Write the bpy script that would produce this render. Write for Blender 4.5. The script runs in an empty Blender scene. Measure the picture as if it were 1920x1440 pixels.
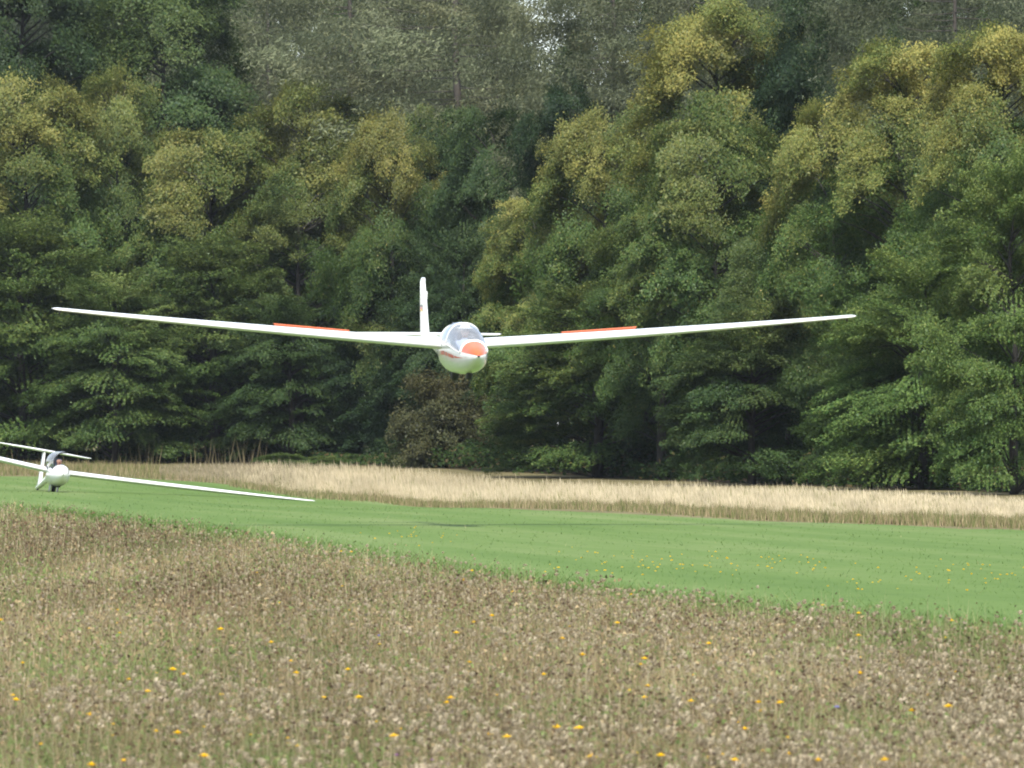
import bpy, bmesh, math
import numpy as np
from mathutils import Vector, Matrix

S = bpy.context.scene
C = S.collection
R = math.radians
PI = math.pi

# ------------------------------------------------------------------ camera, sky, sun, exposure
F_PX = 15696.0            # focal length in photo pixels (photo 1920 wide), a long zoom
CAM_H = 2.1
HORIZON = 790.0           # photo row of the horizon
cam_d = bpy.data.cameras.new('camera')
cam = bpy.data.objects.new('camera', cam_d); C.objects.link(cam)
cam.location = (0, 0, CAM_H)
cam_d.sensor_width = 36.0
cam_d.lens = 36.0 * F_PX / 1920.0
cam.rotation_euler = (R(90) + math.atan((HORIZON - 720.0) / F_PX), 0, 0)
cam_d.dof.use_dof = True; cam_d.dof.focus_distance = 166.0; cam_d.dof.aperture_fstop = 14.0
cam_d.clip_start = 1.0
cam_d.clip_end = 6000.0
S.camera = cam
HAZE = 0.00005

SUN_EL, SUN_AZ = R(51), R(3)      # azimuth measured from straight behind the camera towards its right
world = bpy.data.worlds.new('World'); S.world = world; world.use_nodes = True
wn = world.node_tree.nodes; wl = world.node_tree.links
for n in list(wn): wn.remove(n)
sky = wn.new('ShaderNodeTexSky'); sky.sky_type = 'NISHITA'; sky.sun_disc = False
sun_dir = Vector((math.sin(SUN_AZ) * math.cos(SUN_EL), -math.cos(SUN_AZ) * math.cos(SUN_EL), math.sin(SUN_EL)))
sky.sun_elevation = SUN_EL
sky.sun_rotation = math.atan2(sun_dir.x, sun_dir.y)
sky.air_density = 1.0; sky.dust_density = 0.7; sky.ozone_density = 1.5
bg = wn.new('ShaderNodeBackground'); bg.inputs['Strength'].default_value = 0.15
wo = wn.new('ShaderNodeOutputWorld')
wtc = wn.new('ShaderNodeTexCoord'); wno = wn.new('ShaderNodeTexNoise')
wno.inputs['Scale'].default_value = 2.2; wno.inputs['Detail'].default_value = 7; wno.inputs['Roughness'].default_value = 0.6
wmr = wn.new('ShaderNodeMapRange'); wmr.inputs[1].default_value = 0.35; wmr.inputs[2].default_value = 0.65; wmr.inputs[3].default_value = 0.35; wmr.inputs[4].default_value = 0.85
wmx = wn.new('ShaderNodeMix'); wmx.data_type = 'RGBA'; wmx.inputs[7].default_value = (4.6, 4.9, 5.3, 1)
wl.new(wtc.outputs['Generated'], wno.inputs['Vector']); wl.new(wno.outputs[0], wmr.inputs[0]); wl.new(wmr.outputs[0], wmx.inputs[0])
wl.new(sky.outputs[0], wmx.inputs[6])                 # broken thin cloud over a hazy blue sky
wl.new(wmx.outputs[2], bg.inputs[0]); wl.new(bg.outputs[0], wo.inputs[0])

sun_d = bpy.data.lights.new('sun', 'SUN'); sun_d.energy = 3.5; sun_d.angle = R(4)
sun_d.color = (1.0, 0.95, 0.87)
sun = bpy.data.objects.new('sun', sun_d); C.objects.link(sun)
sun.rotation_euler = sun_dir.to_track_quat('Z', 'Y').to_euler()
sun.location = (60, -60, 80)

S.view_settings.view_transform = 'Standard'
S.view_settings.look = 'None'
S.view_settings.gamma = 1.0
S.view_settings.use_curve_mapping = False
S.view_settings.exposure = 1.03
S.render.engine = 'CYCLES'
S.cycles.use_denoising = True
S.cycles.max_bounces = 6
S.cycles.diffuse_bounces = 4
S.cycles.glossy_bounces = 3
S.cycles.transmission_bounces = 4
S.cycles.transparent_max_bounces = 8
S.cycles.volume_bounces = 0
S.cycles.caustics_reflective = False
S.cycles.caustics_refractive = False
S.cycles.filter_width = 2.0

# ------------------------------------------------------------------ helpers
def tag(o, label=None, cat=None, group=None, kind=None):
    if label: o['label'] = label
    if cat: o['category'] = cat
    if group: o['group'] = group
    if kind: o['kind'] = kind
    return o

def link(o, parent=None):
    C.objects.link(o)
    if parent is not None: o.parent = parent
    return o

def empty(name, loc, rot=(0, 0, 0)):
    o = bpy.data.objects.new(name, None); C.objects.link(o)
    o.location = loc; o.rotation_euler = rot; o.empty_display_size = 0.3
    return o

def mesh_pydata(name, verts, faces, mat=None, parent=None, smooth=False):
    me = bpy.data.meshes.new(name)
    me.from_pydata([tuple(v) for v in verts], [], faces)
    me.validate(); me.update()
    if mat: me.materials.append(mat)
    if smooth: me.polygons.foreach_set('use_smooth', [True] * len(me.polygons))
    o = bpy.data.objects.new(name, me)
    return link(o, parent)

def tri_mesh(name, V, col=None, mat=None, F=None):
    """V: (N,3,3) triangle corners -> a mesh; col: (N,3|4) face colours stored as 'tint'."""
    N = len(V)
    me = bpy.data.meshes.new(name)
    me.vertices.add(N * 3)
    me.vertices.foreach_set('co', np.ascontiguousarray(V, dtype=np.float32).ravel())
    me.loops.add(N * 3)
    me.loops.foreach_set('vertex_index', np.arange(N * 3, dtype=np.int32))
    me.polygons.add(N)
    me.polygons.foreach_set('loop_start', np.arange(0, N * 3, 3, dtype=np.int32))
    me.polygons.foreach_set('loop_total', np.full(N, 3, dtype=np.int32))
    me.update(calc_edges=True)
    if col is not None:
        if col.shape[1] == 3: col = np.concatenate([col, np.ones((N, 1))], 1)
        at = me.attributes.new('tint', 'FLOAT_COLOR', 'FACE')
        at.data.foreach_set('color', np.ascontiguousarray(col, dtype=np.float32).ravel())
    if mat: me.materials.append(mat)
    return me

def tubes(paths, sides=6):
    """paths: list of (points, radii) -> verts, faces."""
    vs, fs = [], []
    for pts, rad in paths:
        pts = [Vector(p) for p in pts]; base = len(vs)
        for i, p in enumerate(pts):
            d = (pts[min(i + 1, len(pts) - 1)] - pts[max(i - 1, 0)]).normalized()
            a = d.cross(Vector((0.31, 0.95, 0.05)))
            if a.length < 1e-3: a = d.cross(Vector((1, 0, 0)))
            a.normalize(); b = d.cross(a)
            for k in range(sides):
                t = 2 * PI * k / sides
                vs.append(p + rad[i] * (math.cos(t) * a + math.sin(t) * b))
        for i in range(len(pts) - 1):
            for k in range(sides):
                k2 = (k + 1) % sides
                fs.append((base + i * sides + k, base + i * sides + k2, base + (i + 1) * sides + k2, base + (i + 1) * sides + k))
        fs.append(tuple(base + k for k in reversed(range(sides))))
        fs.append(tuple(base + (len(pts) - 1) * sides + k for k in range(sides)))
    return vs, fs

def tube_obj(name, paths, mat, parent=None, sides=6, smooth=True):
    v, f = tubes(paths, sides)
    return mesh_pydata(name, v, f, mat, parent, smooth)

def box_verts(x0, x1, y0, y1, z0, z1):
    v = [(x, y, z) for x in (x0, x1) for y in (y0, y1) for z in (z0, z1)]
    f = [(0, 1, 3, 2), (4, 6, 7, 5), (0, 4, 5, 1), (2, 3, 7, 6), (0, 2, 6, 4), (1, 5, 7, 3)]
    return v, f

def bevel_box(name, dims, mat, parent=None, bev=0.01):
    v, f = box_verts(*dims)
    o = mesh_pydata(name, v, f, mat, parent)
    bm = bmesh.new(); bm.from_mesh(o.data)
    bmesh.ops.recalc_face_normals(bm, faces=bm.faces)
    bmesh.ops.bevel(bm, geom=bm.edges[:], offset=bev, segments=2, affect='EDGES')
    bm.to_mesh(o.data); bm.free()
    return o

def sm(t):
    t = np.clip(t, 0, 1); return t * t * (3 - 2 * t)

def gz(x, y):
    """height of the terrain"""
    x = np.asarray(x, float); y = np.asarray(y, float)
    z = 0.286 * sm((y - 270.0) / 90.0)
    z = z - 0.40 * np.exp(-0.5 * (((x + 3.0) / 5.0) ** 2 + ((y - 250.0) / 26.0) ** 2))
    return z

def gzf(x, y): return float(gz(x, y))

def ground_at(px, py):
    """the ground point seen at a photo pixel"""
    D = CAM_H * F_PX / (py - HORIZON)
    for _ in range(12):
        D = (CAM_H - gzf((px - 960) / F_PX * D, D)) * F_PX / (py - HORIZON)
    return Vector(((px - 960) / F_PX * D, D, gzf((px - 960) / F_PX * D, D)))

def vnoise(x, y, seed=0):
    """cheap smooth 2D value noise, vectorised, 0..1"""
    r = np.random.RandomState(seed).rand(64, 64)
    xi = np.floor(x).astype(int); yi = np.floor(y).astype(int)
    fx = sm(x - xi); fy = sm(y - yi)
    g = lambda i, j: r[np.mod(i, 64), np.mod(j, 64)]
    return (g(xi, yi) * (1 - fx) + g(xi + 1, yi) * fx) * (1 - fy) + (g(xi, yi + 1) * (1 - fx) + g(xi + 1, yi + 1) * fx) * fy

# ------------------------------------------------------------------ materials
def mat_new(name):
    m = bpy.data.materials.new(name); m.use_nodes = True
    nt = m.node_tree
    for n in list(nt.nodes): nt.nodes.remove(n)
    out = nt.nodes.new('ShaderNodeOutputMaterial')
    return m, nt, out

def principled(name, col, rough=0.5, coat=0.0, metal=0.0, noise=0.0, nscale=8.0, spec=0.5):
    m, nt, out = mat_new(name)
    p = nt.nodes.new('ShaderNodeBsdfPrincipled')
    p.inputs['Roughness'].default_value = rough
    p.inputs['Coat Weight'].default_value = coat
    p.inputs['Metallic'].default_value = metal
    p.inputs['Specular IOR Level'].default_value = spec
    if noise > 0:
        tc = nt.nodes.new('ShaderNodeTexCoord')
        no = nt.nodes.new('ShaderNodeTexNoise'); no.inputs['Scale'].default_value = nscale; no.inputs['Detail'].default_value = 5
        mr = nt.nodes.new('ShaderNodeMapRange')
        mr.inputs[1].default_value = 0.25; mr.inputs[2].default_value = 0.75
        mr.inputs[3].default_value = 1 - noise; mr.inputs[4].default_value = 1 + noise
        mx = nt.nodes.new('ShaderNodeMix'); mx.data_type = 'RGBA'; mx.blend_type = 'MULTIPLY'
        mx.inputs[0].default_value = 1.0
        mx.inputs[6].default_value = (*col, 1)
        nt.links.new(tc.outputs['Object'], no.inputs['Vector'])
        nt.links.new(no.outputs[0], mr.inputs[0])
        nt.links.new(mr.outputs[0], mx.inputs[7])
        nt.links.new(mx.outputs[2], p.inputs['Base Color'])
    else:
        p.inputs['Base Color'].default_value = (*col, 1)
    nt.links.new(p.outputs[0], out.inputs[0])
    return m

def plant_mat(name, transl=0.3):
    """colour straight from the per-blade attribute"""
    m, nt, out = mat_new(name)
    a = nt.nodes.new('ShaderNodeAttribute'); a.attribute_name = 'tint'
    d = nt.nodes.new('ShaderNodeBsdfDiffuse'); t = nt.nodes.new('ShaderNodeBsdfTranslucent')
    mx = nt.nodes.new('ShaderNodeMixShader'); mx.inputs[0].default_value = transl
    nt.links.new(a.outputs['Color'], d.inputs[0]); nt.links.new(a.outputs['Color'], t.inputs[0])
    nt.links.new(d.outputs[0], mx.inputs[1]); nt.links.new(t.outputs[0], mx.inputs[2])
    nt.links.new(mx.outputs[0], out.inputs[0])
    return m

def leaf_mat(name, dark, light, aut_a, aut_b):
    """per-leaf variation (tint.r), autumn amount (tint.g x object colour.r), per-spray (tint.b);
    object colour g = brightness, b = shift towards blue green"""
    m, nt, out = mat_new(name); N = nt.nodes; L = nt.links
    a = N.new('ShaderNodeAttribute'); a.attribute_name = 'tint'
    s = N.new('ShaderNodeSeparateColor'); L.new(a.outputs['Color'], s.inputs[0])
    oi = N.new('ShaderNodeObjectInfo'); so = N.new('ShaderNodeSeparateColor'); L.new(oi.outputs['Color'], so.inputs[0])
    def mix(fac, A, B):
        x = N.new('ShaderNodeMix'); x.data_type = 'RGBA'
        for k, v in ((0, fac), (6, A), (7, B)):
            if hasattr(v, 'is_output'): L.new(v, x.inputs[k])
            else: x.inputs[k].default_value = v if k == 0 else (*v, 1)
        return x.outputs[2]
    def mth(op, A, B):
        x = N.new('ShaderNodeMath'); x.operation = op
        for k, v in ((0, A), (1, B)):
            if hasattr(v, 'is_output'): L.new(v, x.inputs[k])
            else: x.inputs[k].default_value = v
        return x.outputs[0]
    g0 = mix(s.outputs[0], dark, light)
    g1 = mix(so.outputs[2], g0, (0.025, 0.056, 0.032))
    aut = mix(s.outputs[0], aut_a, aut_b)
    fac = mth('MULTIPLY', s.outputs[1], so.outputs[0])
    clampn = N.new('ShaderNodeClamp'); L.new(fac, clampn.inputs[0])
    c = mix(clampn.outputs[0], g1, aut)
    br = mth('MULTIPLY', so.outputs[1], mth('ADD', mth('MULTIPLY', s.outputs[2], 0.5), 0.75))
    vm = N.new('ShaderNodeVectorMath'); vm.operation = 'SCALE'
    L.new(c, vm.inputs[0]); L.new(br, vm.inputs['Scale'])
    d = N.new('ShaderNodeBsdfDiffuse'); t = N.new('ShaderNodeBsdfTranslucent'); g = N.new('ShaderNodeBsdfGlossy')
    g.inputs['Roughness'].default_value = 0.45; g.inputs[0].default_value = (0.8, 0.85, 0.9, 1)
    L.new(vm.outputs[0], d.inputs[0]); L.new(vm.outputs[0], t.inputs[0])
    m1 = N.new('ShaderNodeMixShader'); m1.inputs[0].default_value = 0.34
    L.new(d.outputs[0], m1.inputs[1]); L.new(t.outputs[0], m1.inputs[2])
    m2 = N.new('ShaderNodeMixShader'); m2.inputs[0].default_value = 0.012
    L.new(m1.outputs[0], m2.inputs[1]); L.new(g.outputs[0], m2.inputs[2])
    L.new(m2.outputs[0], out.inputs[0])
    return m

def ground_mat(name, cols, scale, stretch=(1, 1, 1), rough=0.95, fine=6.0, rot=0.0):
    """three-colour noise ground"""
    m, nt, out = mat_new(name); N = nt.nodes; L = nt.links
    geo = N.new('ShaderNodeNewGeometry')
    mp = N.new('ShaderNodeMapping'); mp.inputs['Scale'].default_value = stretch; mp.vector_type = 'TEXTURE' if rot else 'POINT'; mp.inputs['Rotation'].default_value = (0, 0, rot)
    if rot: mp.inputs['Scale'].default_value = tuple(1 / q for q in stretch)
    L.new(geo.outputs['Position'], mp.inputs[0])
    n1 = N.new('ShaderNodeTexNoise'); n1.inputs['Scale'].default_value = scale; n1.inputs['Detail'].default_value = 6; n1.inputs['Roughness'].default_value = 0.65
    n2 = N.new('ShaderNodeTexNoise'); n2.inputs['Scale'].default_value = fine; n2.inputs['Detail'].default_value = 4
    L.new(mp.outputs[0], n1.inputs['Vector']); L.new(geo.outputs['Position'], n2.inputs['Vector'])
    ad = N.new('ShaderNodeMath'); ad.operation = 'MULTIPLY_ADD'; ad.inputs[1].default_value = 0.35; 
    L.new(n2.outputs[0], ad.inputs[0]); L.new(n1.outputs[0], ad.inputs[2])
    cr = N.new('ShaderNodeValToRGB')
    pos = (0.45, 0.67, 0.88)
    cr.color_ramp.elements[0].position = pos[0]; cr.color_ramp.elements[0].color = (*cols[0], 1)
    cr.color_ramp.elements[1].position = pos[2]; cr.color_ramp.elements[1].color = (*cols[2], 1)
    e = cr.color_ramp.elements.new(pos[1]); e.color = (*cols[1], 1)
    L.new(ad.outputs[0], cr.inputs[0])
    p = N.new('ShaderNodeBsdfPrincipled'); p.inputs['Roughness'].default_value = rough; p.inputs['Specular IOR Level'].default_value = 0.1
    L.new(cr.outputs[0], p.inputs['Base Color'])
    L.new(p.outputs[0], out.inputs[0])
    return m

M_white = principled('white_gelcoat', (0.74, 0.74, 0.73), 0.22, coat=0.4, noise=0.015, nscale=3)
M_orange = principled('orange_paint', (0.74, 0.105, 0.03), 0.3, coat=0.3, noise=0.04)
M_brake = principled('faded_orange_paint', (0.62, 0.15, 0.06), 0.45, noise=0.08)
M_red = principled('red_paint', (0.55, 0.05, 0.03), 0.35, coat=0.2)
M_black = principled('black_paint', (0.02, 0.02, 0.022), 0.4)
M_gold = principled('gold_paint', (0.75, 0.45, 0.03), 0.4)
M_rubber = principled('rubber', (0.018, 0.017, 0.017), 0.8, noise=0.15)
M_metal = principled('brushed_metal', (0.35, 0.35, 0.36), 0.4, metal=0.9)
M_tub = principled('cockpit_grey', (0.16, 0.165, 0.18), 0.8, noise=0.1)
M_seat = principled('seat_fabric', (0.10, 0.12, 0.17), 0.9, noise=0.2, nscale=20)
M_panel = principled('instrument_black', (0.03, 0.03, 0.035), 0.5)
M_skin = principled('skin', (0.52, 0.28, 0.20), 0.55, noise=0.05)
M_shirt = principled('shirt_cloth', (0.32, 0.36, 0.46), 0.85, noise=0.1, nscale=15)
M_darkshirt = principled('dark_shirt_cloth', (0.05, 0.055, 0.08), 0.85, noise=0.1, nscale=15)
M_hat = principled('white_hat_cloth', (0.7, 0.68, 0.62), 0.85)
M_bark = principled('bark', (0.030, 0.027, 0.022), 0.9, noise=0.4, nscale=4)
M_barkdark = principled('dark_bark', (0.05, 0.043, 0.035), 0.9, noise=0.4, nscale=4)
M_plant = plant_mat('plant_blades')
M_drystraw = plant_mat('dry_straw', 0.35)

def glass_mat(name, tint, fac):
    m, nt, out = mat_new(name); N = nt.nodes; L = nt.links
    tr = N.new('ShaderNodeBsdfTransparent'); tr.inputs[0].default_value = (*tint, 1)
    gl = N.new('ShaderNodeBsdfGlossy'); gl.inputs['Roughness'].default_value = 0.08; gl.inputs[0].default_value = (0.9, 0.92, 0.95, 1)
    lw = N.new('ShaderNodeFresnel'); lw.inputs[0].default_value = 1.5
    df = N.new('ShaderNodeBsdfDiffuse'); df.inputs[0].default_value = (0.8, 0.82, 0.85, 1)
    no = N.new('ShaderNodeTexNoise'); no.inputs['Scale'].default_value = 7; no.inputs['Detail'].default_value = 5
    tc = N.new('ShaderNodeTexCoord'); L.new(tc.outputs['Object'], no.inputs['Vector'])
    mr = N.new('ShaderNodeMapRange'); mr.inputs[1].default_value = 0.3; mr.inputs[2].default_value = 0.7
    mr.inputs[3].default_value = fac * 0.6; mr.inputs[4].default_value = fac * 1.4
    L.new(no.outputs[0], mr.inputs[0])
    m0 = N.new('ShaderNodeMixShader'); L.new(mr.outputs[0], m0.inputs[0])          # patchy pale film painted in for the whitish sky reflection on the perspex
    L.new(tr.outputs[0], m0.inputs[1]); L.new(df.outputs[0], m0.inputs[2])
    m1 = N.new('ShaderNodeMixShader'); L.new(lw.outputs[0], m1.inputs[0])
    L.new(m0.outputs[0], m1.inputs[1]); L.new(gl.outputs[0], m1.inputs[2])
    L.new(m1.outputs[0], out.inputs[0])
    return m
M_glass = glass_mat('canopy_perspex', (0.92, 0.95, 0.97), 0.16)

M_beech = leaf_mat('beech_leaves', (0.034, 0.077, 0.020), (0.102, 0.153, 0.038), (0.140, 0.155, 0.042), (0.285, 0.245, 0.068))
M_larch = leaf_mat('larch_needles', (0.105, 0.128, 0.070), (0.190, 0.208, 0.118), (0.15, 0.13, 0.05), (0.19, 0.15, 0.06))
M_shrub = leaf_mat('brown_shrub_leaves', (0.042, 0.054, 0.022), (0.098, 0.102, 0.044), (0.12, 0.08, 0.03), (0.15, 0.10, 0.04))

# ------------------------------------------------------------------ terrain: ground, runway, wood floor
NEAR_PX = [(-900, 905), (-500, 918), (-200, 936), (0, 953), (300, 988), (600, 1034), (900, 1083), (1200, 1126), (1500, 1155), (1700, 1170), (1920, 1190), (2300, 1225), (2900, 1290)]
FAR_PX = [(-900, 884), (-500, 888), (-200, 891), (0, 893), (200, 894), (430, 909), (560, 926), (700, 941), (1000, 958), (1400, 977), (1920, 996), (2300, 1010), (2900, 1032)]
FRONT_PX = [(-300, 893), (0, 892), (200, 893), (430, 907), (560, 923), (700, 937), (1000, 952), (1400, 969), (1920, 985), (2300, 1000)]
D_of = lambda lst: (np.array([p[0] for p in lst], float), np.array([ground_at(*p).y for p in lst]))
nx_, nd_ = D_of(NEAR_PX); fx_, fd_ = D_of(FAR_PX); sx_, sd_ = D_of(FRONT_PX)
near_D = lambda px: np.interp(px, nx_, nd_) * np.interp(px, [0, 1920], [0.955, 0.915])    # the edge is seen over plants 0.2 m tall
far_D = lambda px: np.interp(px, fx_, fd_)
front_D = lambda px: np.interp(px, sx_, sd_)
tl_px = np.array([-900, 0, 500, 800, 1200, 1920, 2900.]); tl_d = np.array([362, 362, 362, 335, 296, 243, 205.])
line_D = lambda px: np.interp(px, tl_px, tl_d)

def grid_obj(name, xs, ys, mat, dz=0.0):
    X, Y = np.meshgrid(xs, ys); Z = gz(X, Y) + dz
    v = np.stack([X, Y, Z], -1).reshape(-1, 3)
    nx = len(xs); f = []
    for j in range(len(ys) - 1):
        for i in range(nx - 1):
            a = j * nx + i; f.append((a, a + 1, a + nx + 1, a + nx))
    return mesh_pydata(name, v, f, mat, smooth=True)

xs = np.concatenate([np.linspace(-1500, -80, 12), np.arange(-60, 61, 2.0), np.linspace(80, 1500, 12)])
ys = np.concatenate([np.linspace(-400, 30, 10), np.arange(40, 460, 4.0), np.linspace(480, 2600, 14)])
M_ground = ground_mat('meadow_soil', [(0.075, 0.075, 0.030), (0.125, 0.105, 0.050), (0.19, 0.16, 0.085)], 0.35)
tag(grid_obj('ground', xs, ys, M_ground), kind='structure')

M_run = ground_mat('mown_grass', [(0.064, 0.115, 0.024), (0.088, 0.142, 0.034), (0.128, 0.170, 0.058)], 0.5, (1.0, 0.05, 1), fine=1.6, rot=R(8.4))
def band(name, near, far, pxs, rows, mat, dz):
    v, f = [], []
    for i, px in enumerate(pxs):
        a, b = near(px), far(px)
        for k in range(rows):
            D = a + (b - a) * k / (rows - 1); x = (px - 960) / F_PX * D
            v.append((x, D, gzf(x, D) + dz))
    for i in range(len(pxs) - 1):
        for k in range(rows - 1):
            p = i * rows + k; f.append((p, p + rows, p + rows + 1, p + 1))
    return mesh_pydata(name, v, f, mat, smooth=True)
rng = np.random.RandomState(5)
pxs = np.linspace(-900, 2900, 160)
jit_n = np.interp(pxs, np.linspace(-900, 2900, 60), rng.normal(0, 0.9, 60)); jit_f = np.interp(pxs, np.linspace(-900, 2900, 60), rng.normal(0, 1.0, 60))
o = band('runway', lambda p: near_D(p) - 1.0 + np.interp(p, pxs, jit_n), lambda p: far_D(p) + np.interp(p, pxs, jit_f), pxs, 30, M_run, 0.012)
tag(o, 'strip of mown green grass between the two meadows', kind='structure')
M_litter = ground_mat('leaf_litter', [(0.022, 0.018, 0.012), (0.045, 0.035, 0.022), (0.07, 0.055, 0.03)], 0.5)
o = band('wood_floor', lambda p: line_D(p) + 1.5, lambda p: line_D(p) + 130, np.linspace(-800, 2800, 60), 20, M_litter, 0.02)
tag(o, kind='structure')

# ------------------------------------------------------------------ trees
def unit(v): return v / np.maximum(np.linalg.norm(v, axis=-1, keepdims=True), 1e-9)

def leaf_tris(P, Nn, size, rng, aspect=0.62):
    n = len(P)
    Nn = unit(Nn)
    h = unit(rng.normal(size=(n, 3)))
    a = unit(np.cross(Nn, h)); b = np.cross(Nn, a)
    s = size[:, None]
    V = np.stack([P + a * s * 0.62, P - a * s * 0.38 + b * s * aspect * 0.5, P - a * s * 0.38 - b * s * aspect * 0.5], 1)
    return V

def broadleaf(seed, H, Rr, base, skirt, n_spray, per, leaf=0.132, L=1.15, W=0.8, lobe=0.42, flat=0.10, bough_z=0.22, finger=0.62, domes=0):
    rng = np.random.RandomState(seed)
    nl = 26
    lob_t = rng.uniform(base, 1.0, nl); lob_a = rng.uniform(0, 2 * PI, nl); lob_s = rng.uniform(0.6, 1.0, nl)
    def prof(u):
        if skirt: return np.clip(1 - u ** 2.6, 0, 1) ** 0.58 * (0.82 + 0.18 * np.clip(u / 0.3, 0, 1))
        return np.clip(1 - np.abs(2 * u - 0.86) ** 2.5 / 1.42, 0, 1) ** 0.55
    def env(t, a):
        u = (t - base) / (1 - base)
        r = prof(u)
        da = np.abs((a[:, None] - lob_a[None] + PI) % (2 * PI) - PI)
        dt = (t[:, None] - lob_t[None]) * H / Rr
        m = np.max(lob_s[None] * np.exp(-(da / 0.60) ** 2 - (dt / 0.42) ** 2), axis=1)
        return Rr * r * (1 - lobe * 0.62 + lobe * m)
    # boughs on the envelope, each a plate of several sprays, so that dark gaps stay between the boughs
    per_b = 6; nb = n_spray // per_b
    t = base + (1 - base) * rng.rand(nb * 3) ** 0.9
    a = rng.uniform(0, 2 * PI, len(t))
    e = env(t, a)
    keep = rng.rand(len(t)) < (0.18 + e / Rr * 0.9)
    t, a, e = t[keep][:nb], a[keep][:nb], e[keep][:nb]
    q = 1 - 0.34 * rng.rand(len(t)) ** 2.2
    u = (t - base) / (1 - base)
    elev = np.where(u > 0.6, (u - 0.6) * 1.6, -0.30 + 0.2 * u) + rng.normal(0, 0.12, len(t))
    out = unit(np.stack([np.cos(a), np.sin(a), elev], 1))
    up = unit(np.stack([np.cos(a) * 0.35, np.sin(a) * 0.35, np.ones(len(t))], 1) + rng.normal(0, 0.12, (len(t), 3)))
    side = unit(np.cross(out, up)); up = np.cross(side, out)
    P0 = np.stack([np.cos(a) * e * q, np.sin(a) * e * q, t * H], 1)
    bs = rng.uniform(0.7, 1.3, len(t))
    if domes:                                              # rounded sub-crowns: boughs lie over the upper, outer side of each dome
        nt_ = len(t)
        dtt = base + (1 - base) * (0.06 + 0.86 * (np.arange(domes) + rng.rand(domes)) / domes); daa = np.arange(domes) * 2.39996 + rng.normal(0, 0.3, domes)
        dr = Rr * rng.uniform(0.24, 0.46, domes); de = np.maximum(env(dtt, daa) - dr * 0.8, 0.12 * Rr)
        cen = np.stack([np.cos(daa) * de, np.sin(daa) * de, dtt * H - dr * 0.35], 1)
        j = np.concatenate([np.arange(nt_) % domes]); o_ = np.stack([np.cos(daa), np.sin(daa), np.full(domes, 0.55)], 1)[j]
        dv = unit(rng.normal(0, 0.72, (nt_, 3)) + o_ + np.array([0, 0, 0.25]))
        P0 = cen[j] + dv * (dr[j] * rng.uniform(0.66, 1.14, nt_))[:, None]
        t = np.clip(P0[:, 2] / H, base, 1.0); a = np.arctan2(P0[:, 1], P0[:, 0]); u = (t - base) / (1 - base)
        up = unit(dv + np.array([0, 0, 0.55]) + rng.normal(0, 0.12, (nt_, 3)))
        flatk = rng.rand(nt_) < 0.45                        # some boughs stay flat plates, the rest follow the dome
        up = np.where(flatk[:, None], unit(0.35 * dv + np.array([0, 0, 1.0]) + rng.normal(0, 0.12, (nt_, 3))), up)
        out = unit(np.stack([np.cos(a), np.sin(a), -0.1 + 0.4 * u], 1) + rng.normal(0, 0.45, (nt_, 3))); side = unit(np.cross(out, up)); out = np.cross(up, side)
        bs = bs * 0.80
    rep = lambda x: np.repeat(x, per_b, axis=0)
    so = rng.normal(0, 0.85, (len(t), per_b)); oo = rng.normal(-0.25, 0.55, (len(t), per_b)) - 0.35 * so ** 2 * 0.5
    zo = rng.normal(0, bough_z, (len(t), per_b)) - 0.16 * so ** 2
    P = (P0[:, None] + (so * bs[:, None])[..., None] * side[:, None] + (oo * bs[:, None])[..., None] * out[:, None] + (zo * bs[:, None])[..., None] * up[:, None]).reshape(-1, 3)
    fan = (so * 0.45).reshape(-1)
    t, a, u = rep(t), rep(a), rep(u); out0, side0, up = rep(out), rep(side), rep(up)
    out = unit(out0 + fan[:, None] * side0 + rng.normal(0, 0.12, P.shape)); side = unit(np.cross(out, up)); up = np.cross(side, out)
    n = len(t); bough_id = np.repeat(rng.rand(n // per_b), per_b)
    sc = rng.uniform(0.65, 1.25, n)
    # leaves of every spray
    m = per
    s = rng.uniform(-1.0, 1.0, (n, m)); s = np.sign(s) * np.abs(s) ** 0.8
    wid = np.sqrt(np.clip(1 - (s * 0.5 + 0.25) ** 2, 0.05, 1))
    tt = rng.normal(0, 0.42, (n, m)) * wid
    hh = rng.normal(0, flat, (n, m)) - 0.20 * (np.clip(s, 0, 2) ** 2) - 0.10 * tt ** 2
    # finger-like sub sprays: quantise the sideways offset a little so that gaps show
    fing = np.round(tt * 3.2) / 3.2
    tt = finger * fing + (1 - finger) * tt
    hh = hh + 0.16 * finger * np.sin(fing * 9 + a[:, None] * 7)
    Q = (P[:, None] + (s * L * sc[:, None])[..., None] * out[:, None] + (tt * W * sc[:, None])[..., None] * side[:, None]
         + (hh * sc[:, None])[..., None] * up[:, None]).reshape(-1, 3)
    Nn = (up[:, None] + 0.25 * out[:, None] + rng.normal(0, 0.42, (n, m, 3))).reshape(-1, 3)
    size = leaf * rng.uniform(0.65, 1.3, n * m) * np.repeat(rng.uniform(0.72, 1.32, n), m)
    V = leaf_tris(Q, Nn, size, rng)
    r = rng.rand(n * m)
    spr = np.repeat(np.clip(0.65 * bough_id + 0.35 * rng.rand(n), 0, 1), m)
    patch = np.repeat(np.clip(vnoise(a * 1.6 + seed, t * 7, seed) * 2.6 - 0.95, 0, 1), m)
    height = np.repeat(np.clip(u * 1.25 - 0.15, 0, 1), m)
    aut = np.clip(0.50 * patch + 0.55 * sm((height - 0.30) / 0.6) + 0.50 * (spr - 0.5) - 0.17 + rng.normal(0, 0.16, n * m), 0, 1.4)
    aut = np.where(rng.rand(n * m) < 0.012, 1.4, aut)
    me = tri_mesh('crown', V, np.stack([r, aut, spr], 1), M_beech)
    # trunk and limbs
    paths = []
    tw = [Vector((0, 0, -0.5))]; 
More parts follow.
